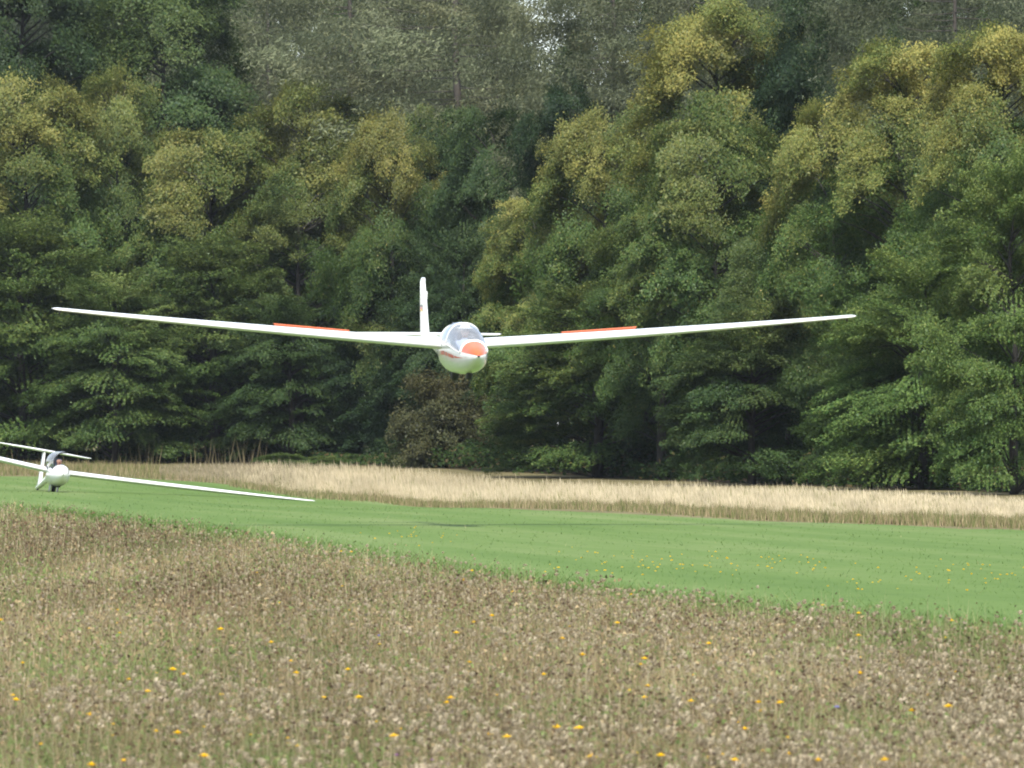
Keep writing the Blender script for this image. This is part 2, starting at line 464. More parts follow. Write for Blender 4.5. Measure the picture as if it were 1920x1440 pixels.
    for k in range(1, 7):
        tw.append(Vector((rng.normal(0, 0.10) * k * 0.3, rng.normal(0, 0.10) * k * 0.3, H * 0.9 * k / 6)))
    r0 = 0.022 * H
    paths.append((tw, [r0 * (1 - 0.9 * k / 6) for k in range(7)]))
    pick = rng.choice(n, min(60, n), replace=False)
    for i in pick:
        p1 = Vector(P[i]); z0 = max(base * H * 0.6, p1.z - 0.28 * math.hypot(p1.x, p1.y) - 0.5); z0 = min(z0, H * 0.85)
        f = z0 / (H * 0.9) * 6; k = min(int(max(f, 0)), 5); p0 = tw[k].lerp(tw[k + 1], max(f, 0) - k)
        mid = p0.lerp(p1, 0.5) + Vector((0, 0, 0.25)) + Vector(rng.normal(0, 0.15, 3))
        paths.append(([p0, mid, p1], [0.055, 0.034, 0.010]))
    v, f = tubes(paths, 5)
    tm = bpy.data.meshes.new('trunk'); tm.from_pydata([tuple(x) for x in v], [], f); tm.update(); tm.materials.append(M_bark)
    tm.polygons.foreach_set('use_smooth', [True] * len(tm.polygons))
    return me, tm, H, Rr

def larch(seed, H, Rr, n_br=150, per=1850, thin=1.0):
    rng = np.random.RandomState(seed)
    z = H * (0.16 + 0.83 * np.clip((np.arange(n_br) + rng.uniform(-0.8, 0.8, n_br)) / n_br, 0, 1) ** 0.92)
    a = np.arange(n_br) * 2.4 + rng.normal(0, 0.35, n_br)
    t = z / H
    ln = Rr * np.clip(1.08 - t, 0.03, 1) ** 0.62 * rng.uniform(0.62, 1.08, n_br)
    V, colr, paths = [], [], []
    tw = [Vector((rng.normal(0, 0.05), rng.normal(0, 0.05), -0.5 + (H + 0.5) * k / 8)) for k in range(9)]
    paths.append((tw, [0.010 * H * (1 - 0.95 * k / 8) for k in range(9)]))
    allP, allN, allS, allC = [], [], [], []
    for i in range(n_br):
        m = max(40, int(per * ln[i] / Rr * thin))
        s = rng.rand(m) ** 0.75
        d = np.array([math.cos(a[i]), math.sin(a[i]), 0]); sd = np.array([-d[1], d[0], 0])
        droop = -0.10 * ln[i] * s + 0.26 * ln[i] * (s ** 2) * 0.55
        lat = rng.normal(0, 1, m) * (0.14 + 0.22 * np.sin(PI * s)) * ln[i] * 0.75
        lat = np.round(lat * 1.3 + 0.31 * i) / 1.3 * 0.25 + lat * 0.75
        hang = 0.14 * rng.normal(0, 1, m) - np.abs(rng.normal(0, 0.52, m)) * (0.5 + 0.8 * rng.rand(m))
        P = d[None] * (s * ln[i])[:, None] + sd[None] * lat[:, None]
        P[:, 2] = z[i] + droop + hang - 0.10 * np.abs(lat)
        allP.append(P)
        dirv = np.stack([rng.normal(0, 0.6, m), rng.normal(0, 0.6, m), -0.55 + 0.4 * rng.normal(0, 1, m)], 1) + 0.9 * d[None] * rng.rand(m)[:, None]
        allN.append(dirv)
        c = np.stack([rng.rand(m), np.full(m, rng.rand() ** 2), np.full(m, rng.rand() * 1.6 - 0.3)], 1); allC.append(c)
        zt = float(z[i])
        paths.append(([Vector((0, 0, zt)), Vector(d * ln[i] * 0.55) + Vector((0, 0, zt - 0.02 * ln[i])), Vector(d * ln[i]) + Vector((0, 0, zt + 0.04 * ln[i]))], [0.030, 0.018, 0.006]))
    P = np.concatenate(allP); Dv = unit(np.concatenate(allN)); Cc = np.concatenate(allC); n = len(P)
    sz = rng.uniform(0.12, 0.27, n)[:, None]
    w = unit(np.cross(Dv, unit(rng.normal(size=(n, 3))))) * rng.uniform(0.022, 0.042, n)[:, None]
    V = np.stack([P - w, P + w, P + Dv * sz], 1)
    me = tri_mesh('crown', V, Cc, M_larch)
    v, f = tubes(paths, 5)
    tm = bpy.data.meshes.new('trunk'); tm.from_pydata([tuple(x) for x in v], [], f); tm.update(); tm.materials.append(M_barkdark)
    tm.polygons.foreach_set('use_smooth', [True] * len(tm.polygons))
    return me, tm, H, Rr

PROTO = {
    'skirt_a': broadleaf(11, 13.0, 5.2, 0.05, True, 520, 320),
    'skirt_b': broadleaf(12, 12.0, 5.0, 0.08, True, 520, 320, L=1.35, W=0.75, flat=0.07),
    'round_a': broadleaf(21, 17.0, 5.5, 0.26, False, 560, 320, bough_z=0.30, flat=0.20, L=0.95, W=0.95, finger=0.12, domes=30),
    'round_b': broadleaf(22, 18.0, 5.6, 0.22, False, 560, 320, lobe=0.45, bough_z=0.30, flat=0.20, L=0.95, W=0.95, finger=0.12, domes=28),
    'round_c': broadleaf(23, 16.0, 5.2, 0.28, False, 540, 320, L=1.15, flat=0.13, bough_z=0.28, finger=0.12, domes=26),
    'tall': broadleaf(31, 22.0, 5.6, 0.24, False, 660, 320, lobe=0.45, bough_z=0.30, flat=0.20, L=1.0, W=1.0, finger=0.12, domes=36),
    'bush': broadleaf(41, 5.0, 2.6, 0.04, True, 260, 190, leaf=0.13, L=0.7, W=0.6, flat=0.16),
    'larch_a': larch(51, 30.0, 6.0),
    'larch_b': larch(52, 28.0, 5.0, n_br=150, thin=0.75),
}
trees = []
def tree(px, top, width, dOff, proto, aut, bright, blue, label, name='broadleaf_tree', cat='tree', group=None, rot=None, mat=None, D=None, sink=0.0):
    D = D if D else float(line_D(px)) + dOff
    x = (px - 960) / F_PX * D; g = gzf(x, D)
    zt = CAM_H + (HORIZON - top) * D / F_PX - g
    rad = width / 2 / F_PX * D
    cm, tm, H, Rr = PROTO[proto]
    root = empty(name, (x, D, g - sink), (0, 0, rot if rot is not None else (px * 0.37 + len(trees) * 2.1) % (2 * PI)))
    root.scale = (rad / Rr, rad / Rr, (zt + sink) / H)
    tag(root, label, cat, group)
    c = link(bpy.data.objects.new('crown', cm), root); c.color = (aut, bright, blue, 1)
    link(bpy.data.objects.new('trunk', tm), root)
    if mat:
        c.material_slots[0].link = 'OBJECT'; c.material_slots[0].material = mat
    trees.append(root)
    return root

GW = 'trees of the wood edge'
# front row, whose low boughs sweep down to the tall grass
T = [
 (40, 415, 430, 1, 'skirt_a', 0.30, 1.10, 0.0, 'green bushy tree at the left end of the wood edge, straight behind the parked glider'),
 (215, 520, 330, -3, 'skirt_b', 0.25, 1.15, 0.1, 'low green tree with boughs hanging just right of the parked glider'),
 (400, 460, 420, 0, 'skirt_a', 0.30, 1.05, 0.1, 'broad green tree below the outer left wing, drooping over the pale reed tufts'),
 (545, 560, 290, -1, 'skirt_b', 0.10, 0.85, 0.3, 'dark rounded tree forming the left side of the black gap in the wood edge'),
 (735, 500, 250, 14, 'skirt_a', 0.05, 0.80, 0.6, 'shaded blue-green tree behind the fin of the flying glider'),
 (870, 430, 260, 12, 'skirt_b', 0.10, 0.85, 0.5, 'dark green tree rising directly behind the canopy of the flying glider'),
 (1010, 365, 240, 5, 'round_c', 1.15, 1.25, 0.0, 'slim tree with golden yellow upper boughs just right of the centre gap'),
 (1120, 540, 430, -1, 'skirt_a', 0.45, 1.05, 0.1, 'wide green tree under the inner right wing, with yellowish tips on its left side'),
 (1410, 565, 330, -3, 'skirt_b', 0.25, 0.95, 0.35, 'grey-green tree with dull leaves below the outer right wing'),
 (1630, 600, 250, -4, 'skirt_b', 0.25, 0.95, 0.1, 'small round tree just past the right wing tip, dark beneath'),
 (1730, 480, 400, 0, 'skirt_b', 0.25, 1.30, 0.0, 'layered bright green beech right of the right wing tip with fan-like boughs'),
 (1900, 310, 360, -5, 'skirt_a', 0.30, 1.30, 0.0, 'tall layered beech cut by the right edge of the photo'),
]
for i, t in enumerate(T): tree(*t, group=GW)
# second row, taller crowns turning yellow
T = [
 (50, 140, 380, 11, 'round_a', 0.80, 1.05, 0.0, 'olive yellow tree top at the left edge, above the bushy green one'),
 (215, 125, 260, 14, 'round_b', 0.70, 1.05, 0.05, 'yellow-green tree with a knobbly crown between the left-edge tree and the orange-tinged one'),
 (400, 232, 330, 7, 'round_c', 0.95, 1.05, 0.0, 'orange-tinged tree above the left wing, with a few rusty twigs'),
 (580, 148, 360, 15, 'round_b', 0.70, 1.00, 0.05, 'big olive-green tree with a dome crown left of the larches'),
 (735, 205, 240, 13, 'round_a', 0.95, 1.00, 0.05, 'tree with an orange fringe along its crown, left of the deep centre gap'),
 (930, 190, 250, 24, 'round_c', 0.15, 1.00, 0.45, 'cool green tree set back in the centre gap under the great larch'),
 (1130, 205, 300, 13, 'round_a', 0.85, 1.10, 0.0, 'yellow-green tree right of the centre gap, below the right-hand larch'),
 (1340, 215, 340, 7, 'round_c', 0.60, 1.05, 0.1, 'green tree in the middle of the right-hand wood, below the tallest yellow crown'),
 (1345, -15, 390, 20, 'tall', 0.95, 1.10, 0.0, 'tallest yellow-green tree, its crown touching the top of the photo'),
 (1560, 180, 300, 8, 'round_b', 1.05, 1.15, 0.0, 'yellowing tree with trailing golden boughs above the right wing tip'),
 (1700, 60, 360, 14, 'tall', 1.05, 1.10, 0.0, 'high golden-crowned tree left of the one in the top right corner'),
 (1880, 30, 330, 13, 'tall', 1.10, 1.10, 0.0, 'golden-topped tree in the upper right corner of the photo'),
 (1480, 420, 280, 6, 'round_c', 0.25, 0.95, 0.2, 'dark green tree filling the space behind the right wing, left of the trailing golden boughs'),
 (560, 330, 300, 9, 'round_a', 0.45, 0.95, 0.15, 'deep green tree between the orange-tinged tree and the dark rounded one'),
 (1240, 380, 300, 6, 'round_b', 0.45, 1.00, 0.1, 'mottled green tree above the right airbrake'),
]
for i, t in enumerate(T): tree(*t, group=GW)
# further back
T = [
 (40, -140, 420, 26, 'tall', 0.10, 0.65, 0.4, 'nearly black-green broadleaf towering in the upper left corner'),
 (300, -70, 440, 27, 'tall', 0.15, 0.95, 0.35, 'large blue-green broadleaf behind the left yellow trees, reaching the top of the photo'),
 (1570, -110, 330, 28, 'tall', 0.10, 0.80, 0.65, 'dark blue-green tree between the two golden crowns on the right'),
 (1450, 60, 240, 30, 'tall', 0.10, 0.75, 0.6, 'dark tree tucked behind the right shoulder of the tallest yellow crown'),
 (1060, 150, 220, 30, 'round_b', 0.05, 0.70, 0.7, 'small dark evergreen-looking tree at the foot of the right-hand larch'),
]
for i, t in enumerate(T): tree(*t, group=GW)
GL = 'larches behind the broadleaf wood edge'
T = [
 (855, -430, 640, 42, 'larch_a', 0.3, 1.0, 0.0, 'great grey-green larch above the flying glider, with drooping tiers'),
 (655, -330, 440, 47, 'larch_b', 0.3, 1.05, 0.0, 'thin larch left of the great one, sky showing beside it'),
 (500, -260, 400, 56, 'larch_b', 0.3, 1.1, 0.0, 'leftmost larch, sparse, behind the dome-crowned tree'),
 (1150, -360, 460, 44, 'larch_a', 0.35, 0.95, 0.0, 'larch right of the great one, behind the yellow-green trees'),
 (1290, -300, 360, 52, 'larch_b', 0.3, 0.9, 0.1, 'larch half hidden by the tallest yellow-green crown'),
 (1790, -330, 460, 38, 'larch_a', 0.2, 0.8, 0.2, 'dark larch above the golden crowns near the upper right corner'),
 (745, -260, 380, 62, 'larch_a', 0.3, 1.05, 0.0, 'distant larch in the space between the great larch and the thin one'),
 (930, -240, 260, 60, 'larch_b', 0.3, 0.95, 0.1, 'distant larch between the great larch and the one on its right'),
 (1420, -260, 380, 58, 'larch_a', 0.2, 0.8, 0.2, 'dark larch behind the right shoulder of the tallest yellow crown'),
 (1620, -300, 380, 60, 'larch_a', 0.2, 0.75, 0.3, 'dark larch behind the blue-green tree on the right'),
 (1930, -300, 360, 60, 'larch_b', 0.2, 0.8, 0.2, 'larch peeping over the golden tree in the upper right corner'),
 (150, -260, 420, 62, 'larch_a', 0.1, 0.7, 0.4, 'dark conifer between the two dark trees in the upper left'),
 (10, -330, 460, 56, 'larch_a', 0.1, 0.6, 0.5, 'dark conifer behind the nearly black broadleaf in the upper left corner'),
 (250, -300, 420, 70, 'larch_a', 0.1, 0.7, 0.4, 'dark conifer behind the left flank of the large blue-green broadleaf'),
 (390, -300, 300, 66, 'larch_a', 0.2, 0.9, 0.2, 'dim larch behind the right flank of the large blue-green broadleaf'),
]
for i, t in enumerate(T): tree(*t, name='larch_tree', group=GL)
# shrubs
tree(825, 685, 180, 3, 'bush', 0.3, 1.0, 0.0, 'brown leafless-looking shrub under the flying glider', name='brown_shrub', cat='shrub', mat=M_shrub)
tree(535, 848, 90, -14, 'bush', 0.2, 1.15, 0.1, 'low bramble bush at the back of the tall pale grass, the left of two', name='bramble_bush', cat='bush', D=330)
tree(608, 853, 80, -14, 'bush', 0.3, 1.15, 0.1, 'low bramble bush at the back of the tall pale grass, the right of two', name='bramble_bush', cat='bush', D=326)
# dark wood behind: filler trees deep in the shade
rng = np.random.RandomState(77)
k = 0
for px in np.arange(-400, 2480, 120):
    for row, (d0, top) in enumerate(((20 if -160 < px < 2100 else 3, 400), (38, 260), (70, 150))):
        p = px + rng.uniform(-50, 50)
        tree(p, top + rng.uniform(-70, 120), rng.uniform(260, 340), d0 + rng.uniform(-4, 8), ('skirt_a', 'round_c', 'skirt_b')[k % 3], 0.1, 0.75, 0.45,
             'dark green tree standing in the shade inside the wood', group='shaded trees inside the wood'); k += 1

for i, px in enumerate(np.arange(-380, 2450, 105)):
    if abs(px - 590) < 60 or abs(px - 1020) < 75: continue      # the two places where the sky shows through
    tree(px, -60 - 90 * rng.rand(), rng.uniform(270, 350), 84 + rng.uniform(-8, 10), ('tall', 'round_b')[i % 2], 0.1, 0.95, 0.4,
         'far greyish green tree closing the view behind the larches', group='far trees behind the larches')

# ------------------------------------------------------------------ tall dry grass, meadow, runway blades (countless: stuff)
def blades(x, y, h, w, lean, rng, cols, taper=True, z0=0.0, wind=(0.0, 0.0)):
    n = len(x); z = gz(x, y) + z0
    ang = rng.uniform(0, PI, n); c, s = np.cos(ang) * w / 2, np.sin(ang) * w / 2
    la = rng.uniform(0, 2 * PI, n); lx = np.cos(la) * lean * h + wind[0] * h; ly = np.sin(la) * lean * h + wind[1] * h
    V = np.empty((n, 3, 3))
    V[:, 0] = np.stack([x - c, y - s, z - 0.01], 1); V[:, 1] = np.stack([x + c, y + s, z - 0.01], 1)
    V[:, 2] = np.stack([x + lx, y + ly, z + h], 1)
    return V, cols

def plumes(x, y, h, l, w, rng, cols, wind=0.0):
    """a feathery seed spike near the top of a stem: two crossed slim triangles, wide in the middle"""
    n = len(x); z = gz(x, y)
    tip = np.stack([x + wind * h, y, z + h], 1); mid = np.stack([x + wind * 0.7 * h, y, z + h - l * 0.7], 1)
    ang = rng.uniform(0, PI, n); d = np.stack([np.cos(ang), np.sin(ang), np.zeros(n)], 1) * (w / 2)[:, None]
    bot = np.stack([x + wind * 0.55 * h, y, z + h - l], 1)
    V = np.concatenate([np.stack([mid - d, mid + d, tip], 1), np.stack([mid + d, mid - d, bot], 1)])
    return V, np.concatenate([cols, cols])

def mixc(a, b, t): return np.array(a)[None] * (1 - t[:, None]) + np.array(b)[None] * t[:, None]

rng = np.random.RandomState(3)
# tall pale grass in front of the wood
n = 165000
px = rng.uniform(300, 2450, n); d = rng.rand(n) ** 1.45 * np.clip((line_D(px) - front_D(px)) * 0.5, 12, 48)
D = front_D(px) + d + rng.normal(0, 0.5, n) + 4.0 * (vnoise(px / 38, px * 0, 17) - 0.5) + 2.5 * (vnoise(px / 11, px * 0, 18) - 0.5); x = (px - 960) / F_PX * D
hmax = np.interp(px, [300, 430, 560, 1000, 1920, 2150], [0.24, 0.42, 0.62, 0.60, 0.29, 0.28])
h = hmax * sm(d / 7.0 + 0.16) * np.clip(rng.normal(0.80, 0.13, n), 0.4, 1.25) * (0.78 + 0.26 * vnoise(px / 60, d / 4, 4) + 0.18 * vnoise(px / 14, d / 2, 6))
t = np.clip(rng.rand(n) * 0.8 + 0.25 * vnoise(px / 60, d, 8), 0, 1)
cols = mixc((0.42, 0.35, 0.22), (0.72, 0.62, 0.43), t)
cols *= (0.80 + 0.4 * vnoise(px / 34, d / 3, 21))[:, None]
grn = rng.rand(n) < 0.10 * (d < 4) + 0.03 + 0.25 * (vnoise(px / 20, d / 2, 22) > 0.78)
cols[grn] = mixc((0.14, 0.17, 0.05), (0.25, 0.24, 0.09), rng.rand(grn.sum()))
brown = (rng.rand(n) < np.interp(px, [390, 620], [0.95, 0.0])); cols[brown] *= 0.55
V1, c1 = blades(x, y=D, h=h * 0.9, w=rng.uniform(0.007, 0.016, n), lean=0.22, rng=rng, cols=cols, wind=(-0.10, 0))
k = rng.rand(n) < 0.22
V2, c2 = plumes(x[k], D[k], h[k], h[k] * 0.38, rng.uniform(0.010, 0.024, k.sum()), rng, cols[k] * 0.92, wind=-0.12)
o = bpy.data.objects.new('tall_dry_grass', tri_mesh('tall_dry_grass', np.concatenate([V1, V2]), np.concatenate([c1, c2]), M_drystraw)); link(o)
tag(o, 'tall bleached grass standing in a band before the wood', 'grass', kind='stuff')

# rough brownish fringe between runway and wood (left) and along the foot of the tall grass (right)
n = 60000
px = rng.uniform(-500, 2450, n); left = px < 430
d = np.where(left, rng.rand(n) * 40 - 2, rng.normal(-1.6, 2.3, n))
D = front_D(px) + d; D = np.minimum(D, line_D(px) + 6); x = (px - 960) / F_PX * D
h = np.where(left, rng.uniform(0.10, 0.34, n), rng.uniform(0.05, 0.20, n) + 0.22 * vnoise(px / 22, d, 19) ** 3)
tall = left & (rng.rand(n) < 0.015); h[tall] *= 2.6
t = rng.rand(n)
cols = mixc((0.19, 0.155, 0.08), (0.40, 0.325, 0.19), t)
g = rng.rand(n) < 0.30 + 0.3 * vnoise(px / 70, d / 3, 20); cols[g] = mixc((0.10, 0.13, 0.04), (0.19, 0.20, 0.08), rng.rand(g.sum()))
dk = rng.rand(n) < 0.06; cols[dk] = np.array((0.06, 0.045, 0.03))
V, c = blades(x, D, h, rng.uniform(0.012, 0.03, n), 0.25, rng, cols)
o = bpy.data.objects.new('rough_grass', tri_mesh('rough_grass', V, c, M_plant)); link(o)
tag(o, 'short brownish rough grass between the runway and the wood', 'grass', kind='stuff')

# undergrowth along the foot of the wood
n = 60000
px = rng.uniform(-300, 2450, n); D = line_D(px) + rng.uniform(-1, 18, n); x = (px - 960) / F_PX * D
hmx = (0.55 + 1.3 * vnoise(px / 55, D / 5, 14)) * np.where(px < 420, 0.55, 0.75) * (1 - 0.6 * np.exp(-((px - 680) / 75) ** 2))
z = gz(x, D) + hmx * rng.rand(n) ** 0.7
V = leaf_tris(np.stack([x, D, z], 1), rng.normal(0, 0.5, (n, 3)) + np.array([0, -0.3, 1]), rng.uniform(0.10, 0.24, n), rng)
cols = mixc((0.018, 0.036, 0.012), (0.048, 0.076, 0.024), rng.rand(n)); dk = rng.rand(n) < 0.12; cols[dk] = np.array((0.09, 0.07, 0.035))
o = bpy.data.objects.new('undergrowth', tri_mesh('undergrowth', V, cols, M_plant)); link(o)
tag(o, 'dark leafy undergrowth along the foot of the wood', 'undergrowth', kind='stuff')

# pale reedy tufts in front of the shaded trunks on the left
n = 100
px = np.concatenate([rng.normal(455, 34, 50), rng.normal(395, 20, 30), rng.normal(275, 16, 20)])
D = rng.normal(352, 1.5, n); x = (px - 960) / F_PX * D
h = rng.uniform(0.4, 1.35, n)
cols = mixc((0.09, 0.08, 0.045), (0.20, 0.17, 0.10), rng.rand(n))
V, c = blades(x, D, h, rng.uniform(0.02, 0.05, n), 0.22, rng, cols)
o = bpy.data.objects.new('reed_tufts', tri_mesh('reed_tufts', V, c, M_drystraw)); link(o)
tag(o, 'dry pale reed tufts at the shaded foot of the left trees', 'reeds', kind='stuff')

# mown runway: short blades, longer towards the near edge
n = 100000
px = rng.uniform(-500, 2450, n); f = rng.rand(n) ** 0.8; px_ok = rng.rand(n) < 0.12 + 0.88 * (1 - sm(f / 0.40)); px, f = px[px_ok], f[px_ok]; n = len(px)
a, b = near_D(px), far_D(px)
D = 1.0 / (1 / a + (1 / b - 1 / a) * f) ; x = (px - 960) / F_PX * D
e = 1 - sm(f / 0.32)
h = rng.uniform(0.015, 0.05, n) + e * rng.uniform(0, 0.26, n)
pp = x * math.cos(R(8.4)) + D * math.sin(R(8.4)); al = D * math.cos(R(8.4)) - x * math.sin(R(8.4))
patch = 0.5 * vnoise(pp * 0.6, al * 0.03, 9) + 0.35 * vnoise(pp * 1.9, al * 0.06, 10) + 0.25 * vnoise(x * 0.9, D * 0.12, 11)
cols = mixc((0.072, 0.134, 0.028), (0.142, 0.196, 0.068), np.clip((patch - 0.55) * 2.4 + 0.35 + 0.35 * (f - 0.4) + rng.rand(n) * 0.12, 0, 1))
for tp in (23.9, 25.4, 29.2): cols *= (1 - 0.16 * np.exp(-((pp - tp) / 0.28) ** 2))[:, None]      # faint wheel tracks
pale = rng.rand(n) < 0.01 + 0.07 * e; cols[pale] = mixc((0.24, 0.27, 0.11), (0.38, 0.36, 0.19), rng.rand(pale.sum()))
h[pale] *= 1.6
V, c = blades(x, D, h, rng.uniform(0.008, 0.02, n) * (D / 150), 1.1, rng, cols, z0=0.012)
o = bpy.data.objects.new('mown_grass_blades', tri_mesh('mown_grass_blades', V, c, M_plant)); link(o)
tag(o, 'short green grass blades covering the mown strip', 'grass', kind='stuff')

# dry flower meadow in the foreground
def meadow_pts(n, rng, pw=1.45, dmin=43.0, lo=-520, hi=2430):
    px = rng.uniform(lo, hi, n * 2); u = rng.rand(n * 2)
    a = dmin; b = near_D(px) + rng.normal(0.6, 1.2, n * 2)
    p = 1 - pw
    D = (a ** p + (b ** p - a ** p) * u) ** (1 / p)
    x = (px - 960) / F_PX * D
    return px[:n], D[:n], x[:n]
# measured green patches of the meadow (photo pixel, size on the ground in metres across and deep, strength)
GREEN = [((1210, 1305), 0.75, 2.2, 1.0), ((60, 1425), 0.9, 2.5, 0.9), ((180, 1240), 1.5, 6.0, 0.55), ((740, 1250), 0.8, 3.0, 0.5), ((640, 1430), 0.9, 1.6, 0.6), ((560, 1210), 1.1, 4, 0.4), ((1880, 1200), 1.5, 5, 0.7), ((1120, 1425), 0.6, 1.2, 0.4), ((120, 1010), 3, 20, 0.25)]
def over(p):                                             # where plants 0.2 m tall show at that pixel
    q = ground_at(*p); k = (CAM_H - 0.2) / CAM_H
    return Vector((q.x * k, q.y * k, q.z))
GREEN = [(over(p), a * 1.15, b * 1.9, min(1, s * 1.3)) for p, a, b, s in GREEN]
BROWN = [(over((430, 1105)), 1.6, 12.0, 1.0), (over((100, 985)), 3.5, 22.0, 1.0), (over((860, 1140)), 1.6, 9.0, 0.7), (over((1300, 1165)), 1.6, 8.0, 0.5), (over((60, 1130)), 1.0, 8.0, 0.6)]
def field(pts, x, y):
    r = np.zeros(len(x))
    for p, a, b, s in pts: r = np.maximum(r, s * np.exp(-((x - p.x) / a) ** 2 - ((y - p.y) / b) ** 2))
    return r
n = 360000
px, D, x = meadow_pts(n, rng)
gr = np.clip(field(GREEN, x, D) * 0.9 + (vnoise(x * 0.9, D * 0.22, 31) - 0.52) * 1.4 + (vnoise(x * 3.1, D * 0.8, 32) - 0.5) * 0.5, 0, 1)
br = np.clip(field(BROWN, x, D) + (vnoise(x * 0.7, D * 0.16, 33) - 0.55) * 1.2 + (vnoise(x * 3.3, D * 0.9, 36) - 0.5) * 0.5, 0, 1)
h = rng.uniform(0.10, 0.30, n) * (0.8 + 0.5 * vnoise(x * 1.3, D * 0.4, 35)) * (1 - 0.12 * gr)
t = rng.rand(n)
cols = mixc((0.165, 0.120, 0.062), (0.375, 0.290, 0.165), t)
grey = rng.rand(n) < 0.22; cols[grey] = mixc((0.19, 0.155, 0.110), (0.32, 0.265, 0.20), rng.rand(grey.sum()))
isg = rng.rand(n) < 0.28 + 0.70 * gr; cols[isg] = mixc((0.092, 0.135, 0.040), (0.195, 0.245, 0.090), rng.rand(isg.sum()))
isb = rng.rand(n) < 0.06 + 0.58 * br; cols[isb] = mixc((0.060, 0.040, 0.026), (0.14, 0.095, 0.06), rng.rand(isb.sum()))
cols *= (0.78 + 0.44 * vnoise(x * 0.55, D * 0.11, 37))[:, None]
w = rng.uniform(0.0035, 0.008, n) * (D / 55) ** 0.7
bit = rng.rand(n) < 0.28                               # broad leaves, bracts and bent bits between the blades
V1, c1 = blades(x, D, h, w, 0.75, rng, cols)
nb_ = int(bit.sum())
Q = np.stack([x[bit], D[bit], gz(x[bit], D[bit]) + h[bit] * rng.uniform(0.15, 1.15, nb_)], 1)
V1[bit] = leaf_tris(Q, rng.normal(0, 1, (nb_, 3)) + np.array([0, -0.4, 0.5]), rng.uniform(0.014, 0.042, nb_) * (D[bit] / 55) ** 0.6, rng, 0.75)
# taller bleached stems
k = rng.rand(n) < 0.025
V2, c2 = blades(x[k], D[k], h[k] * 1.25 + 0.12, w[k] * 0.9, 0.14, rng, mixc((0.34, 0.28, 0.17), (0.52, 0.44, 0.29), rng.rand(k.sum())))
o = bpy.data.objects.new('meadow_grass', tri_mesh('meadow_grass', np.concatenate([V1, V2]), np.concatenate([c1, c2]), M_plant)); link(o)
tag(o, 'dry brown and olive meadow grass covering the foreground', 'grass', kind='stuff')

def head_shape(seed, n=14, r=0.024):
    """fluffy faded composite head: bristles over a dome, on a thin stem down to the soil (origin at the soil)"""
    g = np.random.RandomState(seed); tri = []
    for i in range(n):
        a = 2 * PI * i / n * 2.4 + g.normal(0, 0.2); el = g.uniform(0.05, 1.35)
        d = np.array([math.cos(a) * math.cos(el), math.sin(a) * math.cos(el), math.sin(el)])
        s = np.cross(d, [0.2, 0.3, 0.9]); s = s / np.linalg.norm(s) * r * 0.34
        tip = d * r * g.uniform(0.85, 1.15)
        tri.append([tip - s, tip + s, d * r * 0.15 - np.array([0, 0, r * 0.35])])
    return np.array(tri)
HEADS = [head_shape(s) for s in (1, 2, 3, 4)]
def heads_mesh(x, y, h, sc, rng, light, dark, stem=True):
    V, Cc = [], []
    z = gz(x, y) + h
    kinds = rng.randint(0, 4, len(x))
    for kd in range(4):
        m = kinds == kd
        if not m.any(): continue
        P = np.stack([x[m], y[m], z[m]], 1)
        T0 = HEADS[kd]
        v = P[:, None, None, :] + T0[None] * sc[m][:, None, None, None]
        V.append(v.reshape(-1, 3, 3))
        cc = mixc(dark, light, rng.rand(m.sum()))
        cc = np.repeat(cc[:, None], len(T0), 1) * rng.uniform(0.75, 1.15, (m.sum(), len(T0), 1))
        Cc.append(cc.reshape(-1, 3))
    if stem:
        n = len(x); w = 0.0022 * sc
        b = np.stack([x + rng.normal(0, 0.02, n), y, gz(x, y) - 0.01], 1); top = np.stack([x, y, z], 1)
        wv = np.stack([w, np.zeros(n), np.zeros(n)], 1)
        V.append(np.stack([b - wv, b + wv, top], 1)); Cc.append(mixc((0.16, 0.12, 0.06), (0.28, 0.22, 0.12), rng.rand(n)))
    return np.concatenate(V), np.concatenate(Cc)
n = 31000
px, D, x = meadow_pts(n, rng, pw=1.3)
gr = field(GREEN, x, D); keep = rng.rand(n) > gr * 1.1; clump = vnoise(x * 2.2, D * 0.6, 40); keep &= rng.rand(n) < 0.06 + 1.9 * clump ** 2.6
px, D, x = px[keep], D[keep], x[keep]; n = len(x)
V1, c1 = heads_mesh(x, D, rng.uniform(0.14, 0.36, n), rng.uniform(0.55, 1.35, n), rng, (0.55, 0.475, 0.335), (0.32, 0.26, 0.17))
n = 12000
px, D, x = meadow_pts(n, rng, pw=1.3)
br = np.clip(field(BROWN, x, D) + 0.22, 0, 1); keep = rng.rand(n) < br; x, D = x[keep], D[keep]; n = len(x)
V2, c2 = heads_mesh(x, D, rng.uniform(0.16, 0.42, n), rng.uniform(0.35, 0.65, n), rng, (0.20, 0.13, 0.085), (0.10, 0.066, 0.048))
o = bpy.data.objects.new('faded_flower_heads', tri_mesh('faded_flower_heads', np.concatenate([V1, V2]), np.concatenate([c1, c2]), M_plant)); link(o)
tag(o, 'countless faded fluffy flower heads among the dry meadow grass', 'seed heads', kind='stuff')

